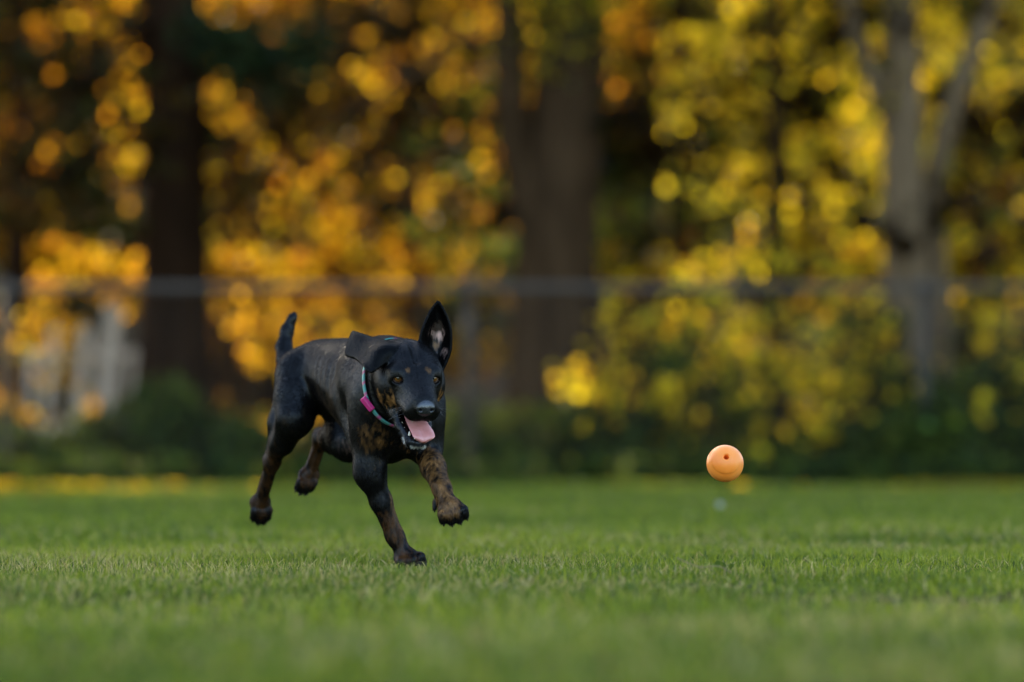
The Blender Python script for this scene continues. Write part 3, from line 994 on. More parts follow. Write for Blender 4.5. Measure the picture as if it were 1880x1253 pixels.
pp, tt = paw_prims(HKL, PHL, P(556, 908, 8.155) - PHL, np.array([0.9, 0.4, 0.0]), np.array([0.3, -0.95, 0.1]), wd=0.0135, tl=0.032, r=0.009, rw=0.0145)
prims += pp; TOES += tt
# tail
tp = [P(540, 678, 8.15), P(524, 662, 8.20), P(521, 638, 8.22), P(527, 608, 8.23), P(536, 585, 8.23), P(540, 577, 8.23)]
tr = [0.019, 0.0155, 0.0138, 0.0105, 0.006, 0.003]
for i in range(5):
    add('rc', tp[i], tp[i + 1], tr[i], tr[i + 1], 0.018)
# neck
add('rc', NECK0, NECK1, 0.074, 0.062, 0.045)
add('rc', P(690, 680, 7.88), P(738, 676, 7.70), 0.050, 0.048, 0.04)
add('rc', P(700, 770, 7.74), P(738, 720, 7.69), 0.054, 0.048, 0.04)

# ---- head in its own axes (x to its left, y back, z up)
def head(p):
    q = (p - HC.astype(np.float32)) @ HR.T.astype(np.float32)
    sgnx = q[:, 0].copy()
    m = q.copy(); m[:, 0] = np.abs(m[:, 0])
    d = ell(m, (0, 0.004, 0.0), (0.0615, 0.074, 0.053))
    d = smin(d, ell(m, (0.040, -0.022, -0.030), (0.029, 0.046, 0.036)), 0.03)          # cheek
    d = smin(d, ell(m, (0.031, -0.055, 0.013), (0.019, 0.018, 0.012)), 0.018)          # brow
    d = smin(d, rc(m, (0, -0.050, 0.000), (0, -0.136, -0.022), 0.027, 0.0165), 0.02)   # bridge
    d = smin(d, rc(m, (0, -0.060, -0.024), (0, -0.124, -0.036), 0.041, 0.0285), 0.02)  # muzzle
    d = smin(d, rc(m, (0.020, -0.070, -0.044), (0.0175, -0.126, -0.046), 0.0205, 0.0185), 0.012)   # flews
    furrow = rc(m, (0, -0.055, 0.034), (0, 0.02, 0.060), 0.004, 0.004)
    d = smax(d, -furrow, 0.014)
    # lower jaw, open
    j = rc(m, (0.038, -0.015, -0.060), (0.024, -0.080, -0.096), 0.018, 0.0115)
    j = smin(j, rc(m, (0.024, -0.080, -0.096), (0.0145, -0.116, -0.112), 0.0115, 0.0105), 0.008)
    j = smin(j, ell(m, (0, -0.118, -0.115), (0.021, 0.014, 0.0100)), 0.01)
    j = smin(j, rc(m, (0, -0.02, -0.084), (0, -0.10, -0.114), 0.022, 0.010), 0.014)
    d = smin(d, j, 0.012)
    d = smin(d, rc(m, (0.034, -0.050, -0.056), (0.033, -0.060, -0.078), 0.007, 0.007), 0.010)   # corner of the lips
    # mouth cavity
    cav = rc(m, (0, -0.030, -0.075), (0, -0.128, -0.084), 0.012, 0.017)
    cav = np.minimum(cav, rc(m, (0.011, -0.055, -0.075), (0.011, -0.125, -0.083), 0.013, 0.0155))
    d = smax(d, -cav, 0.006)
    # nose
    n_ = ell(m, (0, -0.1495, -0.0300), (0.0192, 0.0135, 0.0152))
    n_ = smin(n_, ell(m, (0.0105, -0.150, -0.033), (0.0090, 0.010, 0.0092)), 0.004)
    d = smin(d, n_, 0.0045)
    d = smax(d, -rc(m, (0.0085, -0.166, -0.0345), (0.013, -0.152, -0.0315), 0.0034, 0.0030), 0.002)
    d = smax(d, -rc(m, (0, -0.1655, -0.037), (0, -0.153, -0.062), 0.0014, 0.0014), 0.003)
    # lids round the eyes
    d = smin(d, ell(m, EYE, (0.0160, 0.0145, 0.0142)), 0.008)
    d = smax(d, -ell(m, EYE + np.array([0.002, -0.012, 0.0002]), (0.0114, 0.015, 0.0064), EYER), 0.002)
    d = smax(d, -ell(m, EYE, (0.0118, 0.0118, 0.0118)), 0.001)
    return d


EYE = np.array([0.0355, -0.0585, -0.001])
_a = math.radians(-14); EYER = np.array([[math.cos(_a), 0, math.sin(_a)], [0, 1, 0], [-math.sin(_a), 0, math.cos(_a)]])


# ---- ears as thin sheets, thickened and blended into the skull
def sheet(rows, n=14):
    """rows: list of lists of points (s along the ear, t across) -> smooth grid"""
    rows = np.array(rows, float)
    a = np.stack([bez(r_, n) for r_ in rows])              # (S, n, 3)
    g = np.stack([bez(a[:, k], n) for k in range(n)], 1)   # (n, n, 3)
    return g


ear_l = np.array([-0.006, 0, 0]) + sheet([[P(776, 640, 7.635), P(788, 646, 7.662), P(803, 664, 7.668), P(815, 688, 7.655)],
               [P(777, 618, 7.635), P(795, 622, 7.668), P(815, 634, 7.674), P(832, 648, 7.655)],
               [P(785, 594, 7.640), P(800, 596, 7.668), P(818, 602, 7.672), P(834, 612, 7.655)],
               [P(796, 570, 7.650), P(805, 571, 7.664), P(816, 575, 7.666), P(826, 582, 7.655)],
               [P(808, 555, 7.655), P(810, 555, 7.657), P(811, 555, 7.657), P(813, 557, 7.655)]])
ear_r = sheet([[P(722, 636, 7.672), P(733, 633, 7.632), P(729, 641, 7.595), P(712, 664, 7.580)],
               [P(700, 630, 7.680), P(710, 627, 7.636), P(705, 640, 7.584), P(694, 676, 7.568)],
               [P(677, 620, 7.690), P(688, 624, 7.650), P(686, 645, 7.592), P(680, 684, 7.570)],
               [P(651, 610, 7.700), P(658, 618, 7.672), P(666, 648, 7.630), P(668, 672, 7.590)],
               [P(646, 611, 7.700), P(639, 630, 7.690), P(635, 651, 7.675), P(655, 658, 7.650)]])


def ear_bvh(g):
    n = g.shape[0]
    V = [tuple(x) for x in g.reshape(-1, 3)]
    F = [(i * n + j, i * n + j + 1, (i + 1) * n + j + 1, (i + 1) * n + j) for i in range(n - 1) for j in range(n - 1)]
    return BVHTree.FromPolygons(V, F), g.reshape(-1, 3).min(0), g.reshape(-1, 3).max(0)


EARS = [ear_bvh(ear_l), ear_bvh(ear_r)]
HEAD_LO, HEAD_HI = HC - 0.24, HC + 0.24


def field(p, cells=None):
    p = p.astype(np.float32)
    d = torso(p)
    for pr in prims:
        _, a, b_, ra, rb, k = pr
        mg = max(ra, rb) + k + (0.03 if cells is None else 0.0)
        lo = np.minimum(a, b_) - mg; hi = np.maximum(a, b_) + mg
        if cells is None:
            m = np.all((p > lo) & (p < hi), 1)
        else:      # points come in blocks, one block per coarse cell
            mc = np.all((cells > lo - VX * CF) & (cells < hi + VX * CF), 1)
            m = (np.where(mc)[0][:, None] * CF ** 3 + np.arange(CF ** 3)).ravel()
        if m.any():
            d[m] = smin(d[m], rc(p[m], a, b_, ra, rb), k)
    m = np.all((p > HEAD_LO) & (p < HEAD_HI), 1)
    if m.any():
        d[m] = smin(d[m], head(p[m]), 0.02)
    return d


def add_ears(p, d):
    for bv, lo, hi in EARS:
        m = np.where(np.all((p > lo - 0.02) & (p < hi + 0.02), 1))[0]
        e = np.full(len(m), 0.03, np.float32)
        for i, k in enumerate(m):
            r_ = bv.find_nearest(Vector(p[k].tolist()), 0.03)
            if r_[3] is not None:
                e[i] = r_[3]
        d[m] = smin(d[m], e - 0.0026, 0.006)
    return d


LO = np.array([-0.60, 7.42, 0.0]); HI = np.array([-0.02, 8.40, 0.58])
VX = 0.002; CF = 6
nC = np.ceil((HI - LO) / (VX * CF)).astype(int)
nF = nC * CF + 1
cx = [LO[i] + (np.arange(nC[i]) + 0.5) * VX * CF for i in range(3)]
CG = np.stack(np.meshgrid(*cx, indexing='ij'), -1).reshape(-1, 3)
cd = add_ears(CG, field(CG))
act = np.where(np.abs(cd) < VX * CF * 1.15)[0]
DENSE = np.repeat(np.repeat(np.repeat(np.where(cd < 0, -1.0, 1.0).astype(np.float32).reshape(nC), CF, 0), CF, 1), CF, 2)
DENSE = np.pad(DENSE, ((0, 1),) * 3, mode='edge')
ci = np.stack(np.unravel_index(act, nC), -1)
o_ = np.stack(np.meshgrid(*[np.arange(CF)] * 3, indexing='ij'), -1).reshape(-1, 3)
gi = (ci[:, None, :] * CF + o_[None]).reshape(-1, 3)
pts = LO + gi * VX
vals = add_ears(pts, field(pts, CG[act]))
DENSE[gi[:, 0], gi[:, 1], gi[:, 2]] = vals


def surface_nets(D_, lo, h):
    S = D_ < 0
    c = np.zeros(tuple(np.array(D_.shape) - 1), np.int8)
    for i in (0, 1):
        for j in (0, 1):
            for k in (0, 1):
                c += S[i:i + c.shape[0], j:j + c.shape[1], k:k + c.shape[2]]
    cell = np.stack(np.where((c > 0) & (c < 8)), -1)
    idx = np.full(c.shape, -1, np.int32)
    idx[cell[:, 0], cell[:, 1], cell[:, 2]] = np.arange(len(cell))
    cor = [(i, j, k) for i in (0, 1) for j in (0, 1) for k in (0, 1)]
    val = {q: D_[cell[:, 0] + q[0], cell[:, 1] + q[1], cell[:, 2] + q[2]] for q in cor}
    acc = np.zeros((len(cell), 3)); cnt = np.zeros(len(cell))
    for q in cor:
        for ax_ in range(3):
            if q[ax_] == 0:
                q2 = list(q); q2[ax_] = 1; q2 = tuple(q2)
                a, b_ = val[q], val[q2]
                m = (a < 0) != (b_ < 0)
                t = np.where(m, a / np.where(m, a - b_, 1), 0)
                pt = np.tile(np.array(q, float), (len(cell), 1)); pt[:, ax_] = t
                acc[m] += pt[m]; cnt[m] += 1
    V = lo + (cell + acc / cnt[:, None]) * h
    F = []
    for ax_ in range(3):
        a1, a2 = (ax_ + 1) % 3, (ax_ + 2) % 3
        sl0 = [slice(1, -1)] * 3; sl1 = [slice(1, -1)] * 3
        sl0[ax_] = slice(1, -2); sl1[ax_] = slice(2, -1)
        s0, s1 = S[tuple(sl0)], S[tuple(sl1)]
        e = np.stack(np.where(s0 != s1), -1) + 1
        ins = S[e[:, 0], e[:, 1], e[:, 2]]
        def at(d1, d2):
            q = e.copy(); q[:, a1] += d1; q[:, a2] += d2
            return idx[q[:, 0], q[:, 1], q[:, 2]]
        f = np.stack([at(-1, -1), at(0, -1), at(0, 0), at(-1, 0)], -1)
        f[~ins] = f[~ins][:, ::-1]
        F.append(f)
    F = np.concatenate(F)
    return V, F[(F >= 0).all(1)]


DV, DFc = surface_nets(DENSE, LO, VX)
# keep the one connected surface, relax slightly
lab = np.arange(len(DV))
ee = np.concatenate([DFc[:, [0, 1]], DFc[:, [1, 2]], DFc[:, [2, 3]], DFc[:, [3, 0]]])
while True:
    l0 = lab.copy()
    mn = np.minimum(lab[ee[:, 0]], lab[ee[:, 1]])
    np.minimum.at(lab, ee[:, 0], mn); np.minimum.at(lab, ee[:, 1], mn)
    lab = lab[lab]
    lab = lab[lab]
    if (lab == l0).all(): break
main = np.bincount(lab).argmax()
kv = lab == main
ren = np.cumsum(kv) - 1
DFc = ren[DFc[kv[DFc[:, 0]]]]
DV = DV[kv]
e = np.concatenate([DFc[:, [0, 1]], DFc[:, [1, 2]], DFc[:, [2, 3]], DFc[:, [3, 0]]])
for it in range(3):
    s_ = np.zeros_like(DV); n_ = np.zeros(len(DV))
    for q in range(3):
        s_[:, q] = np.bincount(e[:, 0], DV[e[:, 1], q], len(DV)) + np.bincount(e[:, 1], DV[e[:, 0], q], len(DV))
    n_ = np.bincount(e[:, 0], minlength=len(DV)) + np.bincount(e[:, 1], minlength=len(DV))
    DV = DV + 0.45 * (s_ / np.maximum(n_, 1)[:, None] - DV)

# ---- coat pattern: where the fur itself is tan, pink or white
def near(pt, r):
    return np.exp(-(((DV - np.asarray(pt)) ** 2).sum(1)) / (r * r))


def nearseg(a, b_, r):
    a = np.asarray(a, float); b_ = np.asarray(b_, float); ab = b_ - a
    t = np.clip((DV - a) @ ab / (ab @ ab), 0, 1)
    q = DV - (a + t[:, None] * ab)
    return np.exp(-(q * q).sum(1) / (r * r)), t


def n3(scale, seed, st=(1, 1, 1)):
    r_ = np.random.default_rng(seed); T = r_.random((32, 32, 32)).astype(np.float32)
    g = DV * np.array(st) / scale + 500; i = np.floor(g).astype(int); f = g - i; f = f * f * (3 - 2 * f)
    o = 0
    for a in (0, 1):
        for b_ in (0, 1):
            for c in (0, 1):
                w_ = (f[:, 0] if a else 1 - f[:, 0]) * (f[:, 1] if b_ else 1 - f[:, 1]) * (f[:, 2] if c else 1 - f[:, 2])
                o = o + w_ * T[(i[:, 0] + a) % 32, (i[:, 1] + b_) % 32, (i[:, 2] + c) % 32]
    return o


br = n3(0.010, 1, (1.2, 1.2, 0.5)) * 0.45 + n3(0.0045, 2, (1.2, 1.2, 0.4)) * 0.55                # brindle mottling
BLACK = np.array([0.0034, 0.0030, 0.0030]); TAN = np.array([0.30, 0.145, 0.048]); RUST = np.array([0.115, 0.05, 0.018])
PINK = np.array([0.30, 0.185, 0.15]); WHITE = np.array([0.62, 0.60, 0.57])
col = np.tile(BLACK, (len(DV), 1))


def paint(w_, c, thr=0.5, soft=0.18, mottle=0.55):
    global col
    a = np.clip((w_ + (br - 0.5) * mottle * 2 - thr) / soft, 0, 1)
    a = a * (w_ > 0.06)
    col = col * (1 - a[:, None]) + c * a[:, None]


hq = (DV - HC) @ HR.T
def hn(x, y, z, r):      # on both sides of the head
    q = hq.copy(); q[:, 0] = np.abs(q[:, 0])
    return np.exp(-((q - np.array([x, y, z])) ** 2).sum(1) / (r * r))


paint(hn(0.0185, -0.071, 0.016, 0.0095), TAN * 0.42, 0.40, 0.45, 0.3)                 # eyebrow spots
paint(hn(0.044, -0.060, -0.045, 0.024), TAN * 0.62, 0.5, 0.5, 0.75)                 # cheek
paint(hn(0.052, -0.035, -0.046, 0.021), TAN * 0.5, 0.5, 0.5, 0.8)
paint(hn(0.058, -0.025, -0.012, 0.012), RUST, 0.5, 0.3, 0.5)
paint(hn(0.022, -0.108, -0.119, 0.014), WHITE, 0.42, 0.25, 0.3)                      # chin
paint(hn(0.008, -0.126, -0.124, 0.012), WHITE * 0.8, 0.45, 0.25, 0.3)
paint(near(P(689, 802, 7.70), 0.040), TAN * 0.30, 0.55, 0.8, 0.8)                     # breast patch
paint(near(P(690, 782, 7.69), 0.026), TAN * 0.34, 0.55, 0.8, 0.8)
paint(near(P(745, 800, 7.74), 0.03), TAN * 0.4, 0.5, 0.5, 0.7)
w1, t = nearseg(ELL_ * .62 + WRL * .38 + [0, -.02, 0], PAL + [-0.006, -.02, 0.003], 0.038); paint(w1, TAN * 0.66, 0.42, 1.0, 0.75)
w1, t = nearseg(ELR * .6 + WRR * .4 + [0.022, 0, 0], WRR + [0.012, 0, 0], 0.018); paint(w1, TAN * 0.4, 0.5, 0.45, 0.6)
w1, t = nearseg(ELR * .25 + WRR * .75 + [0, -.02, 0], PAR + [0, -.02, 0], 0.028); paint(w1, RUST * 0.42, 0.5, 0.7, 0.9)
w1, t = nearseg(HKR + [0, -.02, 0], PHR + [0, -.02, -.01], 0.045); paint(w1, RUST * 0.26, 0.5, 0.6, 0.9)
w1, t = nearseg(HKL + [0, -.02, -.01], PHL + [0, -.02, 0], 0.045); paint(w1, RUST * 0.38, 0.5, 0.6, 0.9)
w1, t = nearseg(STL + [0, -.02, 0], HKL + [0.02, -.02, 0.0], 0.030); paint(w1, PINK * 0.7, 0.45, 0.5, 0.35)
for pt_, _d, _o in TOES:
    paint(near(pt_, 0.017), BLACK, 0.4, 0.3, 0.2)
eardull = np.zeros(len(DV))
# inside of the ears
for g, dep in ((ear_l, 1),):
    gg = g.reshape(-1, 3); front = np.zeros(len(DV), bool)
    mk = np.where(np.all((DV > gg.min(0) - 0.006) & (DV < gg.max(0) + 0.006), 1))[0]
    for k in mk:
        kk = np.argmin(((gg - DV[k]) ** 2).sum(1)); front[k] = DV[k, 1] < gg[kk, 1] - 0.0005
    def nxz(u, v, ru, rv):
        uu = 940 + DV[:, 0] / DV[:, 1] * FPX; vv = HORIZON - (DV[:, 2] - CAM_H) / DV[:, 1] * FPX
        return np.exp(-((uu - u) / ru) ** 2 - ((vv - v) / rv) ** 2) * front
    paint(nxz(803, 612, 20, 34), np.array([0.03, 0.017, 0.011]), 0.5, 0.5, 0.3)
    paint(nxz(805, 617, 13, 13), PINK * 1.8, 0.5, 0.6, 0.6)
    paint(nxz(799, 634, 9, 10), TAN * 0.5, 0.5, 0.5, 0.5)
    paint(nxz(818, 646, 12, 9), PINK * 0.6, 0.5, 0.7, 0.7)
paint(near(P(676, 657, 7.64), 0.010), RUST * 0.9, 0.5, 0.5, 0.3)
for bv_, lo_, hi_ in EARS:
    for k in np.where(np.all((DV > lo_ - 0.004) & (DV < hi_ + 0.004), 1))[0]:
        if bv_.find_nearest(Vector(DV[k].tolist()), 0.0045)[0] is not None and col[k, 0] < 0.012: col[k] *= 0.45; eardull[k] = 0.2  # ears painted darker and duller, for shading contrast against the neck
# brown tinge on the flank
paint(near(B(-0.12, -0.10, 0.33), 0.13), np.array([0.020, 0.013, 0.008]), 0.6, 0.6, 0.9)
paint(near(P(660, 660, 7.74), 0.05), np.array([0.020, 0.013, 0.008]), 0.6, 0.6, 0.9)
# nose leather, lips and gums
nl = hn(0.0, -0.158, -0.032, 0.021)
noseleather = np.clip((nl - 0.42) / 0.1, 0, 1)
inm = np.clip(1 - np.abs(hq[:, 0]) / 0.036, 0, 1) * np.exp(-(((hq[:, 1] + 0.075) / 0.06) ** 2 + ((hq[:, 2] + 0.082) / 0.026) ** 2))
paint(np.clip(inm * 1.6, 0, 1) * (hq[:, 1] > -0.118), np.array([0.045, 0.018, 0.016]), 0.6, 0.25, 0.2)
col = col * (1 - noseleather[:, None]) + np.array([0.020, 0.020, 0.023]) * noseleather[:, None]
gl = np.clip(noseleather + np.clip(inm * 1.5, 0, 1), 0, 1) - eardull
col = col * (0.6 + 0.8 * n3(0.007, 8, (1.2, .8, .7)))[:, None]

# ---- materials of the dog
coat, nt, b = mat_new('short_black_and_tan_coat')
at = node(nt, 'ShaderNodeAttribute', attribute_name='tint')
nt.links.new(at.outputs['Color'], b.inputs['Base Color'])
tc = node(nt, 'ShaderNodeTexCoord')
mp = node(nt, 'ShaderNodeMapping'); mp.inputs['Scale'].default_value = (1.0, 0.40, 0.55); mp.inputs['Rotation'].default_value = (0.3, 0.2, 0.5)
nt.links.new(tc.outputs['Object'], mp.inputs[0])
hairn = noise(nt, 330, 4, 0.7, vec=mp.outputs[0])
big = noise(nt, 26, 5, 0.6)
rr = node(nt, 'ShaderNodeMapRange'); rr.inputs[1].default_value = 0.3; rr.inputs[2].default_value = 0.7; rr.inputs[3].default_value = 0.20; rr.inputs[4].default_value = 0.34
nt.links.new(big.outputs['Fac'], rr.inputs[0])
mr = node(nt, 'ShaderNodeMix'); mr.data_type = 'FLOAT'
nt.links.new(at.outputs['Alpha'], mr.inputs[0]); nt.links.new(rr.outputs[0], mr.inputs[2]); mr.inputs[3].default_value = 0.22
nt.links.new(mr.outputs[0], b.inputs['Roughness'])
ad = node(nt, 'ShaderNodeMath', operation='ADD')
nt.links.new(hairn.outputs['Fac'], ad.inputs[0]); nt.links.new(big.outputs['Fac'], ad.inputs[1])
med = noise(nt, 85, 3, 0.6, vec=mp.outputs[0])
ad2 = node(nt, 'ShaderNodeMath', operation='MULTIPLY_ADD'); ad2.inputs[1].default_value = 1.6
nt.links.new(med.outputs['Fac'], ad2.inputs[0]); nt.links.new(ad.outputs[0], ad2.inputs[2])
bump(nt, b, ad2.outputs[0], 0.30, 0.003)
soft_gloss(nt, at.outputs['Color'], mr.outputs[0], 0.0145, 0.034, 2.0, (0.92, 0.96, 1.0), extra=at.outputs['Alpha'])

dog = empty('dog', (float(DO[0]), float(DO[1]), 0.0))
tag(dog, 'black and tan dog running with open mouth, one ear up', 'dog')
body = new_mesh('body', DV, DFc, coat, dog, cols=np.concatenate([col, gl[:, None]], 1))


# short hairs lying back along the coat
fn = 150000
fi = rng.integers(0, len(DFc), fn)
wq = rng.random((fn, 2, 1))
q0, q1, q2, q3 = (DV[DFc[fi, k]] for k in range(4))
hb = (q0 * (1 - wq[:, 0]) + q1 * wq[:, 0]) * (1 - wq[:, 1]) + (q3 * (1 - wq[:, 0]) + q2 * wq[:, 0]) * wq[:, 1]
hnorm = np.cross(q2 - q0, q3 - q1); hnorm /= np.linalg.norm(hnorm, axis=1)[:, None] + 1e-12
hcol = col[DFc[fi, 0]]; hgl = gl[DFc[fi, 0]]
hqq = (hb - HC) @ HR.T
wh = np.clip((0.16 - np.linalg.norm(hqq * [1, .8, 1], axis=1)) / 0.06, 0, 1)[:, None]
tq = hb - DO
wl = np.clip((0.29 - hb[:, 2]) / 0.06, 0, 1)[:, None]
flow = (-DF * 1.0 - DZ * 0.55) * (1 - wl) + np.array([0.1, 0.1, -1.0]) * wl
flow = flow * (1 - wh) + (HY + np.sign(hqq[:, :1]) * HX * 0.25 - HZ * 0.15) * wh
flow = flow + rng.normal(scale=0.16, size=(fn, 3))
flow -= hnorm * (flow * hnorm).sum(1)[:, None]
flow /= np.linalg.norm(flow, axis=1)[:, None] + 1e-9
hl = np.where(wh[:, 0] > .5, 0.0045, 0.0075) * rng.uniform(0.6, 1.3, fn)
for bv_, lo_, hi_ in EARS:
    for k in np.where(np.all((hb > lo_ - 0.004) & (hb < hi_ + 0.004), 1))[0]:
        if bv_.find_nearest(Vector(hb[k].tolist()), 0.0045)[0] is not None: hl[k] = 0.0016
hs = np.cross(flow, hnorm)
keep = hgl < 0.25
tipp = hb + (flow * 0.975 + hnorm * 0.20) * hl[:, None]
hw_ = 0.00042
HV = np.stack([hb - hs * hw_ - hnorm * .0004, hb + hs * hw_ - hnorm * .0004, tipp], 1)[keep].reshape(-1, 3)
HC_ = np.repeat(hcol[keep] * rng.uniform(0.4, 2.0, (keep.sum(), 1)), 3, 0)
HF = np.arange(len(HV)).reshape(-1, 3)
hair_m, nt, b = mat_new('coat_hair')
at = node(nt, 'ShaderNodeAttribute', attribute_name='tint'); nt.links.new(at.outputs['Color'], b.inputs['Base Color'])
soft_gloss(nt, at.outputs['Color'], 0.28, 0.008, 0.020, 2.0, (0.9, 0.95, 1.0))
tag(new_mesh('coat_hair', HV, HF, hair_m, dog, smooth=False, cols=HC_), kind='stuff')


def uvsphere(c, r, R=None, nu=24, nv=16, sc=(1, 1, 1)):
    V, F = [], []
    for i in range(nv + 1):
        th_ = math.pi * i / nv
        for j in range(nu):
            ph = 2 * math.pi * j / nu
            q = np.array([math.sin(th_) * math.cos(ph), -math.cos(th_), math.sin(th_) * math.sin(ph)]) * r * np.array(sc)
            V.append(q)
    V = np.array(V)
    if R is not None: V = V @ R
    V = V + c
    for i in range(nv):
        for j in range(nu):
            F.append((i * nu + j, i * nu + (j + 1) % nu, (i + 1) * nu + (j + 1) % nu, (i + 1) * nu + j))
    return V, F


# eyes: amber iris, black pupil, wet cornea
eye_m, nt, b = mat_new('amber_eye')
at = node(nt, 'ShaderNodeAttribute', attribute_name='tint'); nt.links.new(at.outputs['Color'], b.inputs['Base Color'])
b.inputs['Roughness'].default_value = 0.06; b.inputs['Coat Weight'].default_value = 1.0; b.inputs['Coat Roughness'].default_value = 0.02
for sx_ in (-1, 1):
    c = H(sx_ * EYE[0], EYE[1], EYE[2])
    v, f = uvsphere(c, 0.0116, nu=48, nv=40)
    look = unit(np.array([0.10, -1, -0.03]))
    ca = ((v - c) @ look) / 0.0116
    an = np.degrees(np.arccos(np.clip(ca, -1, 1)))
    cc = np.where((an < 15)[:, None], [[0.004, 0.003, 0.003]], np.where((an < 40)[:, None], [[0.11, 0.042, 0.008]], np.where((an < 46)[:, None], [[0.03, 0.015, 0.008]], [[0.12, 0.08, 0.07]])))
    new_mesh('eye', v, f, eye_m, dog, cols=cc)

# tongue
tong_m, nt, b = mat_new('wet_tongue')
t = noise(nt, 60, 5); r = ramp(nt, t.outputs['Fac'], [(0.3, (0.47, 0.175, 0.16)), (0.7, (0.60, 0.27, 0.25))])
nt.links.new(r.outputs[0], b.inputs['Base Color']); b.inputs['Roughness'].default_value = 0.33
b.inputs['Subsurface Weight'].default_value = 0.2; b.inputs['Subsurface Radius'].default_value = (0.01, 0.004, 0.003)
bump(nt, b, noise(nt, 500, 3).outputs['Fac'], 0.35, 0.001)
tc_ = bez([(0, -0.025, -0.070), (0, -0.060, -0.077), (0.002, -0.092, -0.086), (0.006, -0.116, -0.094), (0.008, -0.129, -0.101), (0.008, -0.133, -0.108)], 22)
tw = np.interp(np.linspace(0, 1, 22), [0, 0.3, 0.6, 0.82, 0.93, 1.0], [0.015, 0.020, 0.0235, 0.0225, 0.0185, 0.008])
V, F = [], []
NT = 13
for i in range(22):
    for sgn in (1, -1):
        for j in range(NT):
            x_ = -1 + 2 * j / (NT - 1)
            th_ = 0.0045 * math.sqrt(max(0, 1 - x_ * x_)) * sgn
            cup = 0.0045 * x_ * x_ - 0.0022 * math.exp(-(x_ / 0.16) ** 2) * (1 if sgn > 0 else 0)
            n_y = -0.35 if i > 12 else 0
            V.append(H(tc_[i, 0] + x_ * tw[i], tc_[i, 1] + n_y * (th_ + cup), tc_[i, 2] + th_ + cup))
R2 = NT * 2
for i in range(21):
    for j in range(NT - 1):
        a = i * R2 + j
        F.append((a, a + 1, a + R2 + 1, a + R2))
        a2 = i * R2 + NT + j
        F.append((a2 + R2, a2 + R2 + 1, a2 + 1, a2))
F.append(tuple(21 * R2 + j for j in range(NT)) + tuple(21 * R2 + NT + j for j in range(NT - 2, 0, -1)))
tongue = new_mesh('tongue', V, F, tong_m, dog)

# teeth
M_TOOTH = plain('tooth', (0.68, 0.62, 0.50), 0.3, 0, 0.5, 0.08)
for x_, y_, z_, h_, r_ in [(0.0170, -0.114, -0.104, 0.012, 0.0032), (0.0080, -0.124, -0.106, 0.005, 0.0022), (0.0225, -0.094, -0.097, 0.006, 0.003), (0.0250, -0.083, -0.091, 0.007, 0.0035), (0.0275, -0.072, -0.086, 0.008, 0.004),
                           (0.0165, -0.128, -0.060, -0.008, 0.0032), (0.022, -0.105, -0.058, -0.003, 0.003), (0.0255, -0.088, -0.058, -0.004, 0.0035)]:
    for sx_ in (-1, 1):
        a = H(sx_ * x_, y_, z_); b_ = H(sx_ * x_ * 1.04, y_ - 0.001, z_ + h_)
        v, f = tube([a, a * .5 + b_ * .5, b_], [r_, r_ * 0.75, r_ * 0.15], 8)
        new_mesh('tooth', v, f, M_TOOTH, dog)

# claws
M_CLAW = plain('dark_claw', (0.03, 0.026, 0.024), 0.25, 0, 0.6, 0.2, 90)
for pt, d, dors in TOES:
    a = pt + d * 0.006 + dors * 0.003
    v, f = tube([a - d * 0.002, a + d * 0.003 + dors * 0.0005, a + d * 0.007 - dors * 0.002], [0.0032, 0.0026, 0.0008], 8)
    new_mesh('claw', v, f, M_CLAW, dog)

# whiskers
M_WHISK = plain('whisker', (0.05, 0.045, 0.045), 0.5)
parts = []
for k in range(16):
    sx_ = 1 if k % 2 else -1
    a = np.array([sx_ * rng.uniform(0.022, 0.030), rng.uniform(-0.135, -0.10), rng.uniform(-0.052, -0.035)])
    d = unit([sx_ * 1.0, rng.uniform(-.3, .5), rng.uniform(-0.7, 0.0)]) * rng.uniform(0.02, 0.04)
    parts.append(tube([H(*a), H(*(a + d * .5)), H(*(a + d + [0, 0, -.004]))], [0.0003, 0.00025, 0.0001], 4))
v, f = merge(parts)
tag(new_mesh('whiskers', v, f, M_WHISK, dog), kind='stuff')

# ------------------------------------------------------------------ collar
cn = P(722, 704, 7.70)
nd = unit(unit(HC - NECK0) * 0.75 + np.array([0.25, -0.3, 0.25]) )
c1 = unit(np.cross(nd, [0, 0, 1])); c2 = np.cross(c1, nd)
NB = 72
ring = []
bodybvh = BVHTree.FromPolygons([tuple(x) for x in DV.tolist()], [tuple(q) for q in DFc.tolist()])
rad_in = []
for k in range(NB):
    q = 2 * math.pi * k / NB
    d = c1 * math.cos(q) + c2 * math.sin(q)
    h_ = bodybvh.ray_cast(Vector((cn + d * 0.02).tolist()), Vector(d.tolist()), 0.2)
    rad_in.append((h_[3] + 0.02) if h_[3] is not None else 0.075)
rad_in = np.array(rad_in)
rad_in = np.minimum(rad_in, 0.092)
for _ in range(8):
    rad_in = .4 * rad_in + .3 * (np.roll(rad_in, 1) + np.roll(rad_in, -1))
rad_in += 0.002
prof_c = [(-0.0055, 0), (-0.0055, 0.0022), (0.0055, 0.0022), (0.0055, 0)]
V, F, CC = [], [], []
TEAL = np.array([0.045, 0.21, 0.19]); MAG = np.array([0.48, 0.03, 0.17]); PAL_ = np.array([0.55, 0.35, 0.40])
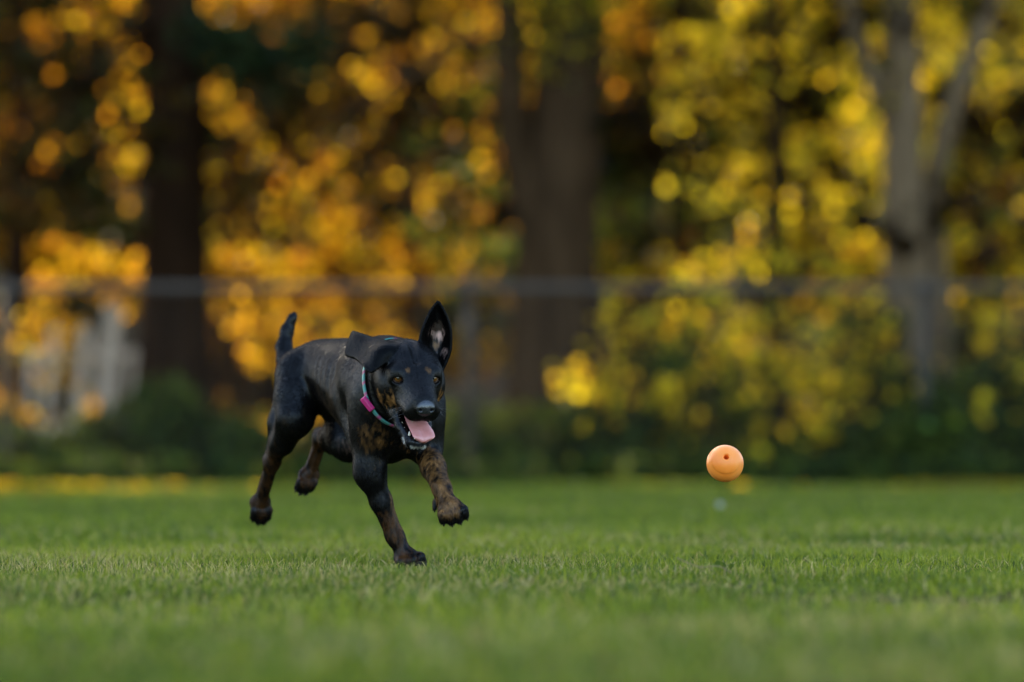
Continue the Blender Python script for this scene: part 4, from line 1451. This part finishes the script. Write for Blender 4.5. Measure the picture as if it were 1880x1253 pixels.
for k in range(NB):
    q = 2 * math.pi * k / NB
    d = c1 * math.cos(q) + c2 * math.sin(q)
    for (h_, e_) in prof_c:
        V.append(cn + d * (rad_in[k] + e_) + nd * h_)
        CC.append(TEAL if k % 4 else MAG * 0.7)
for k in range(NB):
    for j in range(4):
        F.append((k * 4 + j, k * 4 + (j + 1) % 4, ((k + 1) % NB) * 4 + (j + 1) % 4, ((k + 1) % NB) * 4 + j))
col_m, nt, b = mat_new('woven_collar')
at = node(nt, 'ShaderNodeAttribute', attribute_name='tint'); nt.links.new(at.outputs['Color'], b.inputs['Base Color'])
b.inputs['Roughness'].default_value = 0.7
bump(nt, b, noise(nt, 400, 2).outputs['Fac'], 0.4, 0.001)
collar = empty('dog_collar', tuple(cn.tolist()))
tag(collar, 'teal and pink collar with a magenta clasp round the neck of the dog', 'collar')
new_mesh('band', V, F, col_m, collar, cols=np.array(CC))
# clasp on the camera-left lower side
best = min(range(NB), key=lambda k: np.hypot(*(np.array([(lambda w_: 940 + w_[0] / w_[1] * FPX)(cn + (c1 * math.cos(2 * math.pi * k / NB) + c2 * math.sin(2 * math.pi * k / NB)) * rad_in[k]),
                                                        (lambda w_: HORIZON - (w_[2] - CAM_H) / w_[1] * FPX)(cn + (c1 * math.cos(2 * math.pi * k / NB) + c2 * math.sin(2 * math.pi * k / NB)) * rad_in[k])]) - np.array([682, 737]))))
q = 2 * math.pi * best / NB
d = c1 * math.cos(q) + c2 * math.sin(q); tg = np.cross(nd, d)
cc0 = cn + d * (rad_in[best] + 0.0055)
V = []
for sx_ in (-1, 1):
    for sy_ in (-1, 1):
        for sz_ in (-1, 1):
            V.append(cc0 + tg * 0.016 * sx_ + nd * 0.0085 * sy_ * (1 if sz_ < 0 else 0.8) + d * 0.0045 * sz_)
F = [(0, 1, 3, 2), (4, 6, 7, 5), (0, 4, 5, 1), (2, 3, 7, 6), (0, 2, 6, 4), (1, 5, 7, 3)]
clasp = new_mesh('clasp', V, F, plain('magenta_plastic', (0.50, 0.025, 0.17), 0.35, 0, 0.5, 0.08), collar, smooth=False)
bv = clasp.modifiers.new('bevel', 'BEVEL'); bv.width = 0.002; bv.segments = 2
